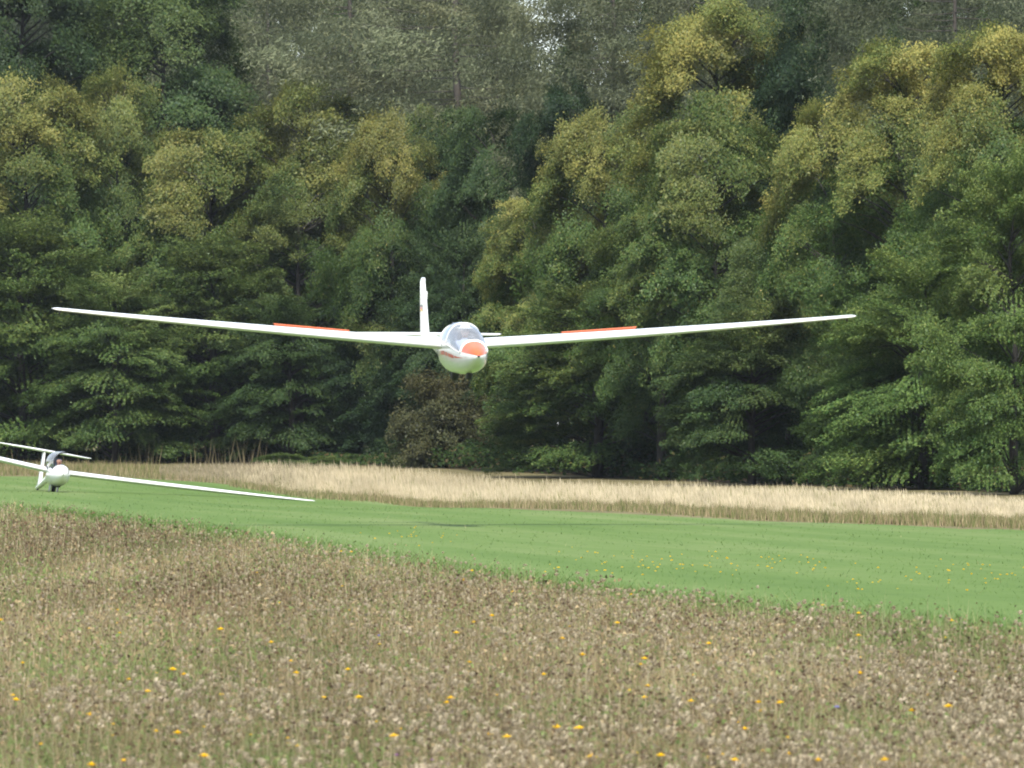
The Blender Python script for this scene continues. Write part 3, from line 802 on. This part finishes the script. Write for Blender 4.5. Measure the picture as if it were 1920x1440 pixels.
# the nearest faded heads, one by one
head_meshes = []
for s in range(6):
    V, cc = heads_mesh(np.array([0.0]), np.array([0.0]), np.array([0.30]), np.array([1.0]), np.random.RandomState(90 + s), (0.55, 0.47, 0.34), (0.36, 0.29, 0.20))
    V2, cc2 = V.copy(), cc.copy()
    head_meshes.append(tri_mesh('seed_head', V, cc, M_plant))
px = rng.uniform(-30, 1950, 300); py = rng.uniform(1150, 1470, 300)
i = -1; tries = 0
while i < 299 and tries < 3000:
    hgt = rng.uniform(0.16, 0.34); tries += 1
    px[(i + 1) % 300] = rng.uniform(-30, 1950); py[(i + 1) % 300] = rng.uniform(1150, 1470); i += 1
    D = (CAM_H - hgt) * F_PX / (py[i] - HORIZON); xx = (px[i] - 960) / F_PX * D
    cl_ = float(vnoise(np.array([xx * 2.2]), np.array([D * 0.6]), 40)[0])
    if field(GREEN, np.array([xx]), np.array([D]))[0] > 0.35 or rng.rand() > 0.15 + 1.6 * cl_ ** 2: i -= 1; continue
    o = bpy.data.objects.new('seed_head', head_meshes[i % 6]); link(o)
    o.location = (xx, D, gzf(xx, D) + hgt - 0.30 * 1.0); o.rotation_euler = (0, 0, rng.uniform(0, 6.28))
    s = rng.uniform(0.9, 1.7); o.location.z = gzf(xx, D) + hgt - 0.30 * s; o.scale = (s, s, s)
    tag(o, 'pale fluffy seed head on a thin stem in the dry foreground meadow', 'seed head', 'pale seed heads in the foreground meadow')

# yellow, violet and blue flowers
def flower_meshes(seed, petal, centre, r):
    g = np.random.RandomState(seed); tri, col = [], []
    for ring, (m, el, rr) in enumerate(((11, 0.25, 1.0), (8, 0.65, 0.75))):
        for i in range(m):
            a = 2 * PI * i / m + ring * 0.3 + g.normal(0, 0.06)
            d = np.array([math.cos(a) * math.cos(el), math.sin(a) * math.cos(el), math.sin(el) * 0.8]); s = np.array([-math.sin(a), math.cos(a), 0]) * r * 0.27
            tip = d * r * rr
            tri += [[tip - s, tip + s, np.array([0, 0, -0.1 * r])]]
            col.append(np.array(petal) * g.uniform(0.8, 1.15))
    for i in range(6):
        a = PI * i / 3; b = a + PI / 3
        tri.append([[math.cos(a) * r * 0.35, math.sin(a) * r * 0.35, r * 0.38], [math.cos(b) * r * 0.35, math.sin(b) * r * 0.35, r * 0.38], [0, 0, r * 0.62]]); col.append(np.array(centre))
    V = np.array(tri, float) + np.array([0, 0, 0.3])
    hm = tri_mesh('flower_head', V, np.array(col), M_plant)
    w = 0.0016
    st = np.array([[[-w, 0, 0], [w, 0, 0], [0, 0, 0.3]], [[0, -w, 0], [0, w, 0], [0, 0, 0.3]]])
    sm_ = tri_mesh('flower_stem', st, np.array([[0.10, 0.14, 0.04]] * 2), M_plant)
    return hm, sm_
YEL = [flower_meshes(s, (0.85, 0.58, 0.02), (0.80, 0.48, 0.012), 0.026) for s in (1, 2, 3)]
VIO = flower_meshes(7, (0.36, 0.20, 0.36), (0.30, 0.15, 0.28), 0.020)
BLU = flower_meshes(8, (0.22, 0.24, 0.62), (0.20, 0.20, 0.45), 0.019)
def flower(name, ms, px, py, hgt, sc, label, cat, group, tilt=0.3):
    D = (CAM_H - hgt) * F_PX / (py - HORIZON); xx = (px - 960) / F_PX * D
    g = gzf(xx, D)
    o = bpy.data.objects.new(name, ms[1]); link(o)
    o.location = (xx, D, g); o.scale = (sc, sc, hgt / 0.3); o.rotation_euler = (rng.normal(0, 0.05), rng.normal(0, 0.05), rng.uniform(0, 6.28))
    c = link(bpy.data.objects.new('flower_head', ms[0]), o)
    zf = sc * 0.3 / hgt                                     # keep the head round whatever the length of the stem
    c.scale = (1, 1, zf); c.location = (0, 0, 0.3 * (1 - zf))
    tag(o, label, cat, group)
YP = [(1095, 1228), (845, 1310), (836, 1318), (678, 1308), (550, 1262), (1708, 1333), (1828, 1355), (1105, 1420), (330, 1375), (912, 1377), (955, 1382), (1342, 1415), (420, 1180), (890, 1167), (1332, 1207), (1608, 1192), (1155, 1168),
      (1610, 1263), (1415, 1317), (1670, 1425), (170, 1435), (1365, 1425), (315, 1255), (350, 1265), (278, 1297), (1210, 1287), (1212, 1308), (855, 1187), (1043, 1197), (1090, 1365), (1610, 1150), (1775, 1163), (1640, 1152), (1240, 1417), (1539, 1426),
      (1395, 1367), (385, 1418), (160, 1340), (20, 1312), (5, 1163), (510, 1205), (1035, 1364), (1024, 1265), (1202, 1235), (925, 1155), (745, 1380), (660, 1255), (1298, 1315), (1475, 1317), (1780, 1325), (1545, 1135), (965, 1110), (1183, 1115), (870, 1088), (660, 1035), (640, 1034), (885, 1070)]
GY = 'yellow flowers in the brown meadow'
for i, (a, b) in enumerate(YP):
    flower('yellow_flower', YEL[i % 3], a, b, 0.22 + 0.16 * rng.rand(), rng.uniform(0.9, 1.25) if b > 1190 else rng.uniform(0.9, 1.3), 'small yellow flower on a thin stem among the dry brown meadow plants', 'flower', GY)
for i in range(85):
    b = rng.uniform(1060, 1440); a = rng.uniform(0, 1920)
    if b < float(np.interp(a, [p[0] for p in NEAR_PX], [p[1] for p in NEAR_PX])) + 12: continue
    flower('yellow_flower', YEL[i % 3], a, b, rng.uniform(0.16, 0.32), rng.uniform(0.45, 0.85), 'small yellow flower on a thin stem among the dry brown meadow plants', 'flower', GY)
GR = 'yellow flowers dotted over the mown strip'
cl = [(1060, 1042), (1165, 1040), (1240, 1048), (1335, 1045), (1460, 1050), (1510, 1052), (1410, 1062), (1310, 1065), (1590, 1090), (1640, 1093), (1770, 1058), (1740, 1085), (1890, 1080), (1830, 1085), (800, 1000), (770, 1000), (850, 1015), (1220, 1055)]
for i in range(150):
    c0 = cl[i % len(cl)] if rng.rand() < 0.75 else (rng.uniform(1000, 1920), 1065)
    a = c0[0] + rng.normal(0, 34); b = c0[1] + rng.normal(0, 7)
    flower('yellow_flower', YEL[i % 3], a, b, rng.uniform(0.07, 0.15), rng.uniform(0.45, 0.95), 'tiny yellow flower in the green mown grass strip', 'flower', GR)
for (a, b) in ((738, 1417), (810, 1425)):
    flower('pink_clover', VIO, a, b, 0.26, 1.3 if a < 800 else 0.8, 'pinkish clover head near the bottom edge, left of centre' if a < 800 else 'small faded pink flower right of the larger clover head', 'flower', 'pink clover heads')
for (a, b), lab in zip(((1765, 1275), (1567, 1325), (930, 1417), (708, 1192)), ('blue-violet flower in the brown meadow below the right end of the runway', 'blue-violet flower in the dry meadow, largest of its kind, right of the green patch', 'blue-violet flower close to the bottom edge near the clover', 'pale blue flower in the meadow below the flying glider')):
    flower('blue_flower', BLU, a, b, 0.26, 1.0, lab, 'flower', 'blue flowers in the meadow')

# ------------------------------------------------------------------ gliders
def catmull(ys, cols, q):
    """cubic interpolation (finite-difference tangents) of columns over ys"""
    ys = np.array(ys, float); A = np.array(cols, float)
    m = np.gradient(A, ys, axis=0)
    i = np.clip(np.searchsorted(ys, q) - 1, 0, len(ys) - 2)
    h = (ys[i + 1] - ys[i]); t = ((q - ys[i]) / h)[:, None]; h = h[:, None]
    return ((2 * t**3 - 3 * t**2 + 1) * A[i] + (t**3 - 2 * t**2 + t) * h * m[i] + (-2 * t**3 + 3 * t**2) * A[i + 1] + (t**3 - t**2) * h * m[i + 1])

class Hull:
    """fuselage skin as rings of a super-ellipse; theta 0 = +x side, 90 = top"""
    def __init__(self, secs, n=2.25):
        self.ys = [s[0] for s in secs]; self.c = [s[1:] for s in secs]; self.n = n
    def at(self, y):
        return catmull(self.ys, self.c, np.atleast_1d(np.asarray(y, float)))[0]
    def pt(self, y, th, off=0.0):
        w, top, bot = self.at(y); zc = bot + 0.50 * (top - bot)
        c, s = math.cos(th), math.sin(th); e = 2 / self.n
        X = (w + off) * math.copysign(abs(c) ** e, c)
        Z = ((top - zc + off) if s > 0 else (zc - bot + off)) * math.copysign(abs(s) ** e, s)
        return Vector((X, y, zc + Z))
    def build(self, yq, nang, classify, mats, parent, smooth=True):
        """split the skin into named part meshes by classify(y, theta_deg)"""
        angs = [2 * PI * k / nang - PI / 2 for k in range(nang)]
        grid = [[self.pt(y, a) for a in angs] for y in yq]
        parts = {}
        for i in range(len(yq) - 1):
            for k in range(nang):
                k2 = (k + 1) % nang
                ym = (yq[i] + yq[i + 1]) / 2; am = math.degrees(angs[k] + PI / nang)
                nm = classify(ym, am)
                if nm is None: continue
                d = parts.setdefault(nm, ({}, [], []))
                idx = []
                for (a, b) in ((i, k), (i + 1, k), (i + 1, k2), (i, k2)):
                    if (a, b) not in d[0]: d[0][(a, b)] = len(d[1]); d[1].append(grid[a][b])
                    idx.append(d[0][(a, b)])
                d[2].append(tuple(idx))
        # end caps
        out = {}
        for nm, (mp, v, f) in parts.items():
            for ring in (0, len(yq) - 1):
                ids = [mp[(ring, k)] for k in range(nang) if (ring, k) in mp]
                if len(ids) == nang: f.append(tuple(reversed(ids) if ring else ids))
            out[nm] = mesh_pydata(nm, v, f, mats[nm], parent, smooth)
        return out

def airfoil(n=13, t=0.15):
    xs = (1 - np.cos(np.linspace(0, PI, n))) / 2
    yt = 5 * t * (0.2969 * np.sqrt(xs) - 0.126 * xs - 0.3516 * xs**2 + 0.2843 * xs**3 - 0.1036 * xs**4)
    camber = 0.09 * t * 4 * xs * (1 - xs) * 1.6
    up = list(zip(xs, camber + yt)); lo = list(zip(xs, camber - yt))
    return up[::-1] + lo[1:-1]        # TE over the top to the LE and back below

def lifting_surface(st, mats, parent, names, n=13, split=None, vertical=False, round_tip=True):
    """st: stations (span, le_y, chord, z, thick). split(span, frac) -> index in names"""
    prof = lambda t: airfoil(n, t)
    rings, fr = [], []
    st = list(st)
    if round_tip:
        s, le, c, z, t = st[-1]; ds = 0.06 * (1 if s > 0 else -1)
        st.append((s + ds, le + 0.05 * c, c * 0.88, z + 0.01, t * 0.75)); st.append((s + ds * 1.6, le + 0.14 * c, c * 0.68, z + 0.018, t * 0.35))
    for s, le, c, z, t in st:
        ring = []
        for fx, fz in prof(t):
            ring.append(Vector((fz * c + z, le + fx * c, s)) if vertical else Vector((s, le + fx * c, z + fz * c)))
        rings.append(ring)
    m = len(rings[0]); fracs = [p[0] for p in prof(0.1)]
    parts = [({}, [], []) for _ in names]
    for i in range(len(rings) - 1):
        for k in range(m):
            k2 = (k + 1) % m
            q = split((st[i][0] + st[i + 1][0]) / 2, (fracs[k] + fracs[k2]) / 2) if split else 0
            d = parts[q]; idx = []
            for (a, b) in ((i, k), (i, k2), (i + 1, k2), (i + 1, k)):
                if (a, b) not in d[0]: d[0][(a, b)] = len(d[1]); d[1].append(rings[a][b])
                idx.append(d[0][(a, b)])
            d[2].append(tuple(idx))
    d = parts[0]
    last = len(rings) - 1
    for b in range(m):
        if (last, b) not in d[0]: d[0][(last, b)] = len(d[1]); d[1].append(rings[last][b])
    d[2].append(tuple(d[0][(last, b)] for b in range(m)))
    out = []
    for nm, (mp, v, f), mt in zip(names, parts, mats):
        if f:
            o = mesh_pydata(nm, v, f, mt, parent, True)
            bm = bmesh.new(); bm.from_mesh(o.data); bmesh.ops.recalc_face_normals(bm, faces=bm.faces); bm.to_mesh(o.data); bm.free()
            out.append(o)
    return out

def wheel(parent, name, loc, r, w, fork=True):
    """tyre with hub, on the x axis"""
    v, f = [], []; ns, nt = 24, 10; rt = w / 2
    for i in range(ns):
        a = 2 * PI * i / ns
        for k in range(nt):
            b = 2 * PI * k / nt; rr = r - rt + rt * math.cos(b)
            v.append((loc[0] + rt * math.sin(b), loc[1] + rr * math.cos(a), loc[2] + rr * math.sin(a)))
    for i in range(ns):
        for k in range(nt):
            f.append((i * nt + k, i * nt + (k + 1) % nt, ((i + 1) % ns) * nt + (k + 1) % nt, ((i + 1) % ns) * nt + k))
    ty = mesh_pydata(name, v, f, M_rubber, parent, True)
    h = tube_obj('hub', [([(loc[0] - w * 0.4, loc[1], loc[2]), (loc[0] + w * 0.4, loc[1], loc[2])], [r - rt * 1.4] * 2)], M_panel, ty, 16)
    return ty

def strip_on(hull, ys, th0, th1, off, name, mat, parent, nth=3):
    v, f = [], []
    for i, y in enumerate(ys):
        a0 = th0(y) if callable(th0) else th0; a1 = th1(y) if callable(th1) else th1
        for k in range(nth):
            v.append(hull.pt(y, R(a0 + (a1 - a0) * k / (nth - 1)), off))
    for i in range(len(ys) - 1):
        for k in range(nth - 1):
            a = i * nth + k; f.append((a, a + 1, a + nth + 1, a + nth))
    return mesh_pydata(name, v, f, mat, parent, True)

def make_person(name, loc, rot, label, cloth, hat=True):
    """a seated, reclining pilot facing -Y: one skinned body, cap as a child"""
    root = empty(name, loc, rot); tag(root, label, 'person')
    J = {'pelvis': ((0, 0, 0), .13), 'waist': ((0, .05, .18), .125), 'chest': ((0, .12, .38), .15), 'neckb': ((0, .15, .53), .062), 'neck': ((0, .145, .59), .052),
         'jaw': ((0, .125, .65), .066), 'face': ((0, .125, .71), .082), 'skull': ((0, .135, .765), .078), 'nose': ((0, .025, .70), .014),
         'ear_l': ((-.088, .14, .70), .016), 'ear_r': ((.088, .14, .70), .016)}
    E = [('pelvis', 'waist'), ('waist', 'chest'), ('chest', 'neckb'), ('neckb', 'neck'), ('neck', 'jaw'), ('jaw', 'face'), ('face', 'skull'), ('face', 'nose'), ('face', 'ear_l'), ('face', 'ear_r')]
    for sgn, k in ((-1, 'l'), (1, 'r')):
        J.update({'sh' + k: ((sgn * .19, .13, .46), .068), 'el' + k: ((sgn * .235, .02, .22), .048), 'wr' + k: ((sgn * .12, -.20, .16), .034), 'pa' + k: ((sgn * .085, -.27, .16), .034),
                  'hip' + k: ((sgn * .09, -.03, -.01), .085), 'kn' + k: ((sgn * .11, -.42, .10), .060), 'an' + k: ((sgn * .07, -.80, .05), .042), 'to' + k: ((sgn * .07, -.86, .13), .032)})
        E += [('chest', 'sh' + k), ('sh' + k, 'el' + k), ('el' + k, 'wr' + k), ('wr' + k, 'pa' + k), ('pelvis', 'hip' + k), ('hip' + k, 'kn' + k), ('kn' + k, 'an' + k), ('an' + k, 'to' + k)]
        for q in range(5):
            J['f%s%d' % (k, q)] = ((sgn * (.085 + (-.03, -.015, 0, .015, .03)[q] * 1.0), -.27 - (.03, .065, .072, .066, .05)[q], .15 - 0.012 * abs(q - 2)), .010)
            E.append(('pa' + k, 'f%s%d' % (k, q)))
    names = list(J); me = bpy.data.meshes.new('body')
    me.from_pydata([J[n_][0] for n_ in names], [(names.index(a), names.index(b)) for a, b in E], [])
    tmp = bpy.data.objects.new('body', me); C.objects.link(tmp)
    md = tmp.modifiers.new('skin', 'SKIN')
    for i, n_ in enumerate(names):
        sv = me.skin_vertices[0].data[i]; sv.radius = (J[n_][1], J[n_][1]); sv.use_root = (n_ == 'pelvis')
    tmp.modifiers.new('sub', 'SUBSURF').levels = 2
    dg = bpy.context.evaluated_depsgraph_get()
    body = bpy.data.meshes.new_from_object(tmp.evaluated_get(dg))
    bpy.data.objects.remove(tmp, do_unlink=True)
    body.name = 'body'; body.materials.clear()
    body.materials.append(cloth); body.materials.append(M_skin); body.materials.append(M_black)
    for p in body.polygons:
        c = p.center; p.use_smooth = True
        skin = c.z > 0.585 or (c.y < -.17 and .06 < c.z < .24 and abs(c.x) < .16 and c.z > .105)
        p.material_index = 1 if skin else 0
    b = link(bpy.data.objects.new('body', body), root)
    for sgn in (-1, 1):                                     # eyes sit on the face
        v, f = tubes([([(sgn * .032, .058, .722), (sgn * .032, .045, .722)], [.012, .009])], 8)
        mesh_pydata('eye', v, f, M_black, root, True)
    v, f = tubes([([(-.028, .056, .662), (0, .047, .660), (.028, .056, .662)], [.005, .007, .005])], 6)
    mesh_pydata('mouth', v, f, M_red, root, True)
    if hat:
        v, f = [], []; prof = [(.165, .765), (.150, .775), (.100, .778), (.098, .82), (.080, .855), (.04, .872), (.002, .875)]
        for r_, z_ in prof:
            for k in range(20):
                a = 2 * PI * k / 20; v.append((r_ * math.cos(a), .125 + r_ * math.sin(a) * 1.05, z_))
        for i in range(len(prof) - 1):
            for k in range(20): f.append((i * 20 + k, i * 20 + (k + 1) % 20, (i + 1) * 20 + (k + 1) % 20, (i + 1) * 20 + k))
        mesh_pydata('sun_hat', v, f, M_hat, root, True)
    return root

def cockpit(hull, y0, y1, sill, parent, seats, panels):
    """inner tub below the sill, seats and instrument panels"""
    ys = np.linspace(y0, y1, 14); v, f = [], []; m = 13
    for y in ys:
        for k in range(m):
            th = R(180 - sill + (180 + 2 * sill) * k / (m - 1))
            p = hull.pt(y, th, -0.03); p.z = max(p.z, -0.34); v.append(p)
    for i in range(len(ys) - 1):
        for k in range(m - 1):
            a = i * m + k; f.append((a, a + 1, a + m + 1, a + m))
    for ring in (0, len(ys) - 1): f.append(tuple(ring * m + k for k in range(m)))
    mesh_pydata('cockpit_tub', v, f, M_tub, parent)
    for (ys_, z_) in seats:
        b = bevel_box('seat_back', (-.20, .20, -.03, .03, -.30, .30), M_seat, parent, .02); b.location = (0, ys_, z_); b.rotation_euler = (R(-22), 0, 0)
        h = bevel_box('headrest', (-.11, .11, -.035, .035, -.08, .08), M_seat, parent, .025); h.location = (0, ys_ + .15, z_ + .36)
    for (yp, zp) in panels:
        b = bevel_box('instrument_panel', (-.17, .17, -.03, .03, -.12, .10), M_panel, parent, .02); b.location = (0, yp, zp)

# ---- the glider in the air: two seats, orange nose, low-set tailplane, airbrakes out
YQ = np.concatenate([np.array([-2.97, -2.955, -2.93, -2.89, -2.84]), np.linspace(-2.77, 0.6, 58), np.linspace(0.7, 5.15, 40)])
def spar(sign, root, tip, z0, dih, bend, t0, t1, cr, cm, ct, le0, le_t, n=16):
    st = []
    for i in range(n):
        u = i / (n - 1); s = root + (tip - root) * u
        c = np.interp(u, [0, .55, 1], [cr, cm, ct]); le = np.interp(u, [0, .55, 1], [le0, le0 + (le_t - le0) * .30, le_t])
        st.append((sign * s, le, c, z0 + math.tan(dih) * s + bend * u * u, t0 + (t1 - t0) * u))
    return st

def flying_glider():
    D = 166.0
    root = empty('flying_glider', ((856 - 960) / F_PX * D, D, CAM_H + (HORIZON - 651) * D / F_PX), (R(2.0), R(0.40), R(8.8)))
    tag(root, 'white glider with orange nose flying level above the runway, orange airbrakes raised', 'glider')
    secs = [(-2.97, .012, -.088, -.112), (-2.93, .058, -.045, -.155), (-2.8, .135, .03, -.235), (-2.5, .228, .135, -.345), (-2.2, .288, .225, -.412), (-1.8, .340, .355, -.462), (-1.3, .365, .470, -.495),
            (-.8, .368, .515, -.505), (-.2, .360, .480, -.505), (.3, .325, .375, -.475), (.8, .265, .265, -.405), (1.4, .19, .19, -.30), (2.2, .135, .155, -.195), (3.5, .10, .16, -.07), (4.7, .075, .17, .01), (5.15, .05, .15, .04)]
    hull = Hull(secs)
    fr = lambda y: -2.28
    def cls(y, a):
        if 14 < a < 166 and y < -2.37: return 'nose_cone'
        if 8 < a < 172:
            if -2.32 < y < -0.02: return 'canopy'
        return 'fuselage'
    hull.build(YQ, 60, cls, {'nose_cone': M_orange, 'canopy': M_glass, 'fuselage': M_white}, root)
    cockpit(hull, -2.28, -0.05, 6, root, [(-1.05, -.02), (-.12, .05)], [(-2.08, .03), (-.95, .10)])
    # canopy frames: front arch, middle arch, rear arch, both sills
    for y, rr in ((-2.31, .020), (-1.02, .012), (-.03, .018)):
        tube_obj('canopy_frame', [([hull.pt(y, R(8 + 164 * k / 24), .002) for k in range(25)], [rr] * 25)], M_white, root, 6)
    for a in (8, 172):
        tube_obj('canopy_sill', [([hull.pt(y, R(a), .004) for y in np.linspace(-2.31, -.03, 24)], [.012] * 24)], M_white, root, 6)
    # red stripe with a gap, on both flanks
    for s in (0, 1):
        A = (lambda lo: (lambda y: lo)) 
        def ang(lo0, lo1):
            return (lambda y: (np.interp(y, [-2.62, -2.0], [0, 1]) * (lo1 - lo0) + lo0)) if s == 0 else (lambda y: 180 - (np.interp(y, [-2.62, -2.0], [0, 1]) * (lo1 - lo0) + lo0))
        strip_on(hull, np.linspace(-2.62, -1.92, 12), ang(-6, -11), ang(-7, -6), .003, 'red_stripe', M_red, root)
        strip_on(hull, np.linspace(-1.86, -1.30, 10), ang(-6, -14), ang(-7, -6), .003, 'red_stripe', M_red, root)
        strip_on(hull, np.linspace(-1.22, -.95, 8), ang(-6, -14), ang(-7, -6), .003, 'red_stripe', M_red, root)
        strip_on(hull, np.linspace(-.86, -.30, 8), ang(-6, -13), ang(-7, -5), .003, 'red_stripe', M_red, root)
    tube_obj('pitot_port', [([(0, -3.00, -.10), (0, -2.95, -.10)], [.022, .024])], M_black, root, 12)
    # wings with ailerons and airbrakes
    for s in (-1, 1):
        st = spar(s, .18, 7.95, .02, R(4.0), .10, .185, .135, 1.18, .93, .46, -.42, -.16)
        lifting_surface(st, [M_white, M_white], root, ['wing', 'aileron'], split=lambda sp, fr_: 1 if (4.3 < abs(sp) < 7.6 and fr_ > .78) else 0)
        def wz(x): return .02 + math.tan(R(4.0)) * x + .10 * ((x - .18) / 7.77) ** 2
        xa, xb = 2.15, 3.62
        v = []
        for x in (xa, xb):
            zz = wz(x) + .075
            for y, z in ((.16, 0), (.16, .055), (.185, .055), (.185, 0)): v.append((s * x, y, zz + z))
        f = [(0, 1, 2, 3), (7, 6, 5, 4), (0, 4, 5, 1), (1, 5, 6, 2), (2, 6, 7, 3), (3, 7, 4, 0)]
        ab = mesh_pydata('airbrake', v, f, M_brake, root)
        v = []
        for x in (xa - .02, xb + .02):
            zz = wz(x) + .13
            for y, z in ((.135, 0), (.135, .014), (.21, .014), (.21, 0)): v.append((s * x, y, zz + z))
        mesh_pydata('airbrake_cap', v, f, M_brake, ab)
        xt = 7.88
        tube_obj('tip_skid', [([(s * xt, .02, wz(xt) - .02), (s * (xt + .02), .10, wz(xt) - .085), (s * xt, .24, wz(xt) - .02)], [.012, .02, .012])], M_black, root)
    # tail
    fin = [(.10, 3.95, 1.12, 0, .10), (.45, 4.15, .98, 0, .10), (.9, 4.38, .80, 0, .10), (1.20, 4.55, .66, 0, .09)]
    lifting_surface(fin, [M_white, M_white], root, ['fin', 'rudder'], vertical=True, split=lambda sp, fr_: 1 if fr_ > .62 else 0)
    for s in (-1, 1):
        lifting_surface([(s * .03, 4.35, .66, .135, .12), (s * .8, 4.42, .55, .14, .12), (s * 1.50, 4.50, .42, .145, .11)], [M_white, M_white], root, ['tailplane', 'elevator'], split=lambda sp, fr_: 1 if fr_ > .62 else 0)
    for k, m_ in enumerate((M_black, M_red, M_gold)):
        x0 = -.0425
        v = [(x0, 4.58, .74 - .045 * k), (x0, 4.80, .74 - .045 * k), (x0, 4.80, .70 - .045 * k), (x0, 4.58, .70 - .045 * k)]
        v += [(a - .003, b, c) for a, b, c in v]
        mesh_pydata('flag_stripe', v, [(0, 1, 2, 3), (7, 6, 5, 4), (0, 4, 5, 1), (1, 5, 6, 2), (2, 6, 7, 3), (3, 7, 4, 0)], m_, root)
    tube_obj('rudder_antenna', [([(0.06, 4.62, 1.02), (0.07, 4.62, .86)], [.008, .008])], M_white, root)
    # undercarriage
    wheel(root, 'main_wheel', (0, .18, -.50), .175, .15)
    wheel(root, 'nose_wheel', (0, -1.72, -.48), .12, .10)
    wheel(root, 'tail_wheel', (0, 4.55, -.03), .085, .06)
    return root, hull
gl1, hull1 = flying_glider()
bpy.context.view_layer.update()
M1 = gl1.matrix_world.copy()
p1 = make_person('pilot', M1 @ Vector((0, -1.24, -.36)), gl1.rotation_euler, 'pilot in a pale shirt and sun hat under the canopy of the flying glider', M_shirt)

# ---- the glider on the ground: T-tail, resting on its lowered wing, canopy open
def parked_glider():
    D = 253.0; x = (104 - 960) / F_PX * D; g = gzf(x, D)
    root = empty('parked_glider', (x, D, g + .60), (R(-4.2), R(9.9), R(9.5)))
    tag(root, 'all-white T-tail glider standing on the runway with its canopy open and one wing tip down', 'glider')
    secs = [(-2.15, .012, -.185, -.21), (-2.11, .06, -.135, -.26), (-1.98, .15, -.045, -.35), (-1.75, .232, .045, -.43), (-1.45, .290, .125, -.48), (-1.1, .315, .215, -.49), (-.75, .318, .265, -.485), (-.35, .305, .255, -.465), (.1, .270, .205, -.42),
            (.6, .205, .125, -.34), (1.2, .14, .06, -.245), (2.2, .10, -.02, -.21), (3.4, .075, -.10, -.24), (4.35, .05, -.14, -.25)]
    hull = Hull(secs, 2.15)
    yq = np.concatenate([np.array([-2.15, -2.135, -2.11, -2.07, -2.0]), np.linspace(-1.92, .3, 46), np.linspace(.4, 4.35, 34)])
    CY0, CY1, SILL = -1.46, -.14, 24
    def cls(y, a):
        if SILL < a < 180 - SILL and CY0 < y < CY1: return None
        return 'fuselage'
    hull.build(yq, 60, cls, {'fuselage': M_white}, root)
    cockpit(hull, CY0 + .03, CY1 - .03, 18, root, [(-.42, -.04)], [(-1.38, -.02)])
    # the opened canopy: the missing piece of skin, hinged on the sill at the viewer's left and swung up
    hinge = hull.pt((CY0 + CY1) / 2, R(180 - SILL))
    hn = empty('open_canopy', hinge); hn.parent = root; hn.rotation_euler = (0, R(-62), 0)
    v, f = [], []; ys = np.linspace(CY0, CY1, 16); m = 15
    for y in ys:
        for k in range(m): v.append(hull.pt(y, R(SILL + (180 - 2 * SILL) * k / (m - 1))) - hinge)
    for i in range(15):
        for k in range(m - 1): f.append((i * m + k, (i + 1) * m + k, (i + 1) * m + k + 1, i * m + k + 1))
    mesh_pydata('canopy_glass', v, f, M_glass, hn, True)
    arch = lambda y: [hull.pt(y, R(SILL + (180 - 2 * SILL) * k / 16)) - hinge for k in range(17)]
    rim = arch(CY0) + [hull.pt(y, R(180 - SILL)) - hinge for y in ys[1:-1]] + arch(CY1)[::-1] + [hull.pt(y, R(SILL)) - hinge for y in ys[1:-1][::-1]]
    tube_obj('canopy_frame', [(rim + rim[:1], [.022] * (len(rim) + 1))], M_black, hn, 6)
    for s in (-1, 1):
        st = spar(s, .14, 7.88, -.01, R(2.8), .10, .185, .14, .96, .84, .40, -.30, -.10)
        lifting_surface(st, [M_white, M_white], root, ['wing', 'aileron'], split=lambda sp, fr_: 1 if (4.2 < abs(sp) < 7.0 and fr_ > .78) else 0)
    fin = [(-.22, 3.45, .98, 0, .12), (.3, 3.62, .82, 0, .12), (.90, 3.80, .66, 0, .11)]
    lifting_surface(fin, [M_white, M_white], root, ['fin', 'rudder'], vertical=True, round_tip=False, split=lambda sp, fr_: 1 if fr_ > .66 else 0)
    for s in (-1, 1):
        lifting_surface([(s * .0, 3.74, .60, .93, .12), (s * .7, 3.80, .50, .935, .12), (s * 1.38, 3.90, .34, .94, .11)], [M_white, M_white], root, ['tailplane', 'elevator'], split=lambda sp, fr_: 1 if fr_ > .7 else 0)
    wheel(root, 'main_wheel', (0, -.22, -.475), .165, .12)
    for sx in (-1, 1):
        v, f = box_verts(sx * .12 - .004, sx * .12 + .004, -.46, .0, -.60, -.42); mesh_pydata('gear_door', v, f, M_black, root)
    wheel(root, 'tail_wheel', (0, 4.1, -.28), .07, .05)
    tube_obj('tow_hook', [([(0, -2.17, -.20), (0, -2.12, -.20)], [.014, .016])], M_black, root, 8)
    return root, hull
gl2, hull2 = parked_glider()
bpy.context.view_layer.update()
M2 = gl2.matrix_world.copy()
p2 = make_person('pilot', M2 @ Vector((0.0, -.72, -.42)), gl2.rotation_euler, 'bareheaded pilot in dark clothes sitting in the open cockpit of the parked glider', M_darkshirt, hat=False)

# ------------------------------------------------------------------ haze in the air
v, f = box_verts(-1700, 1700, -600, 2800, -1.6, 60)
m, nt, out = mat_new('haze')
pv = nt.nodes.new('ShaderNodeVolumePrincipled'); pv.inputs['Density'].default_value = HAZE
pv.inputs['Color'].default_value = (0.80, 0.88, 1.0, 1); pv.inputs['Anisotropy'].default_value = 0.2
nt.links.new(pv.outputs[0], out.inputs['Volume'])
o = mesh_pydata('haze', v, f, m); tag(o, 'thin pale autumn haze in the air', 'haze', kind='stuff')

tot = sum(len(m.polygons) for m in bpy.data.meshes if m.users)
print('faces', tot, 'tris', sum(sum(len(p.vertices) - 2 for p in m.polygons) if len(m.polygons) < 5000 else len(m.polygons) for m in bpy.data.meshes if m.users))
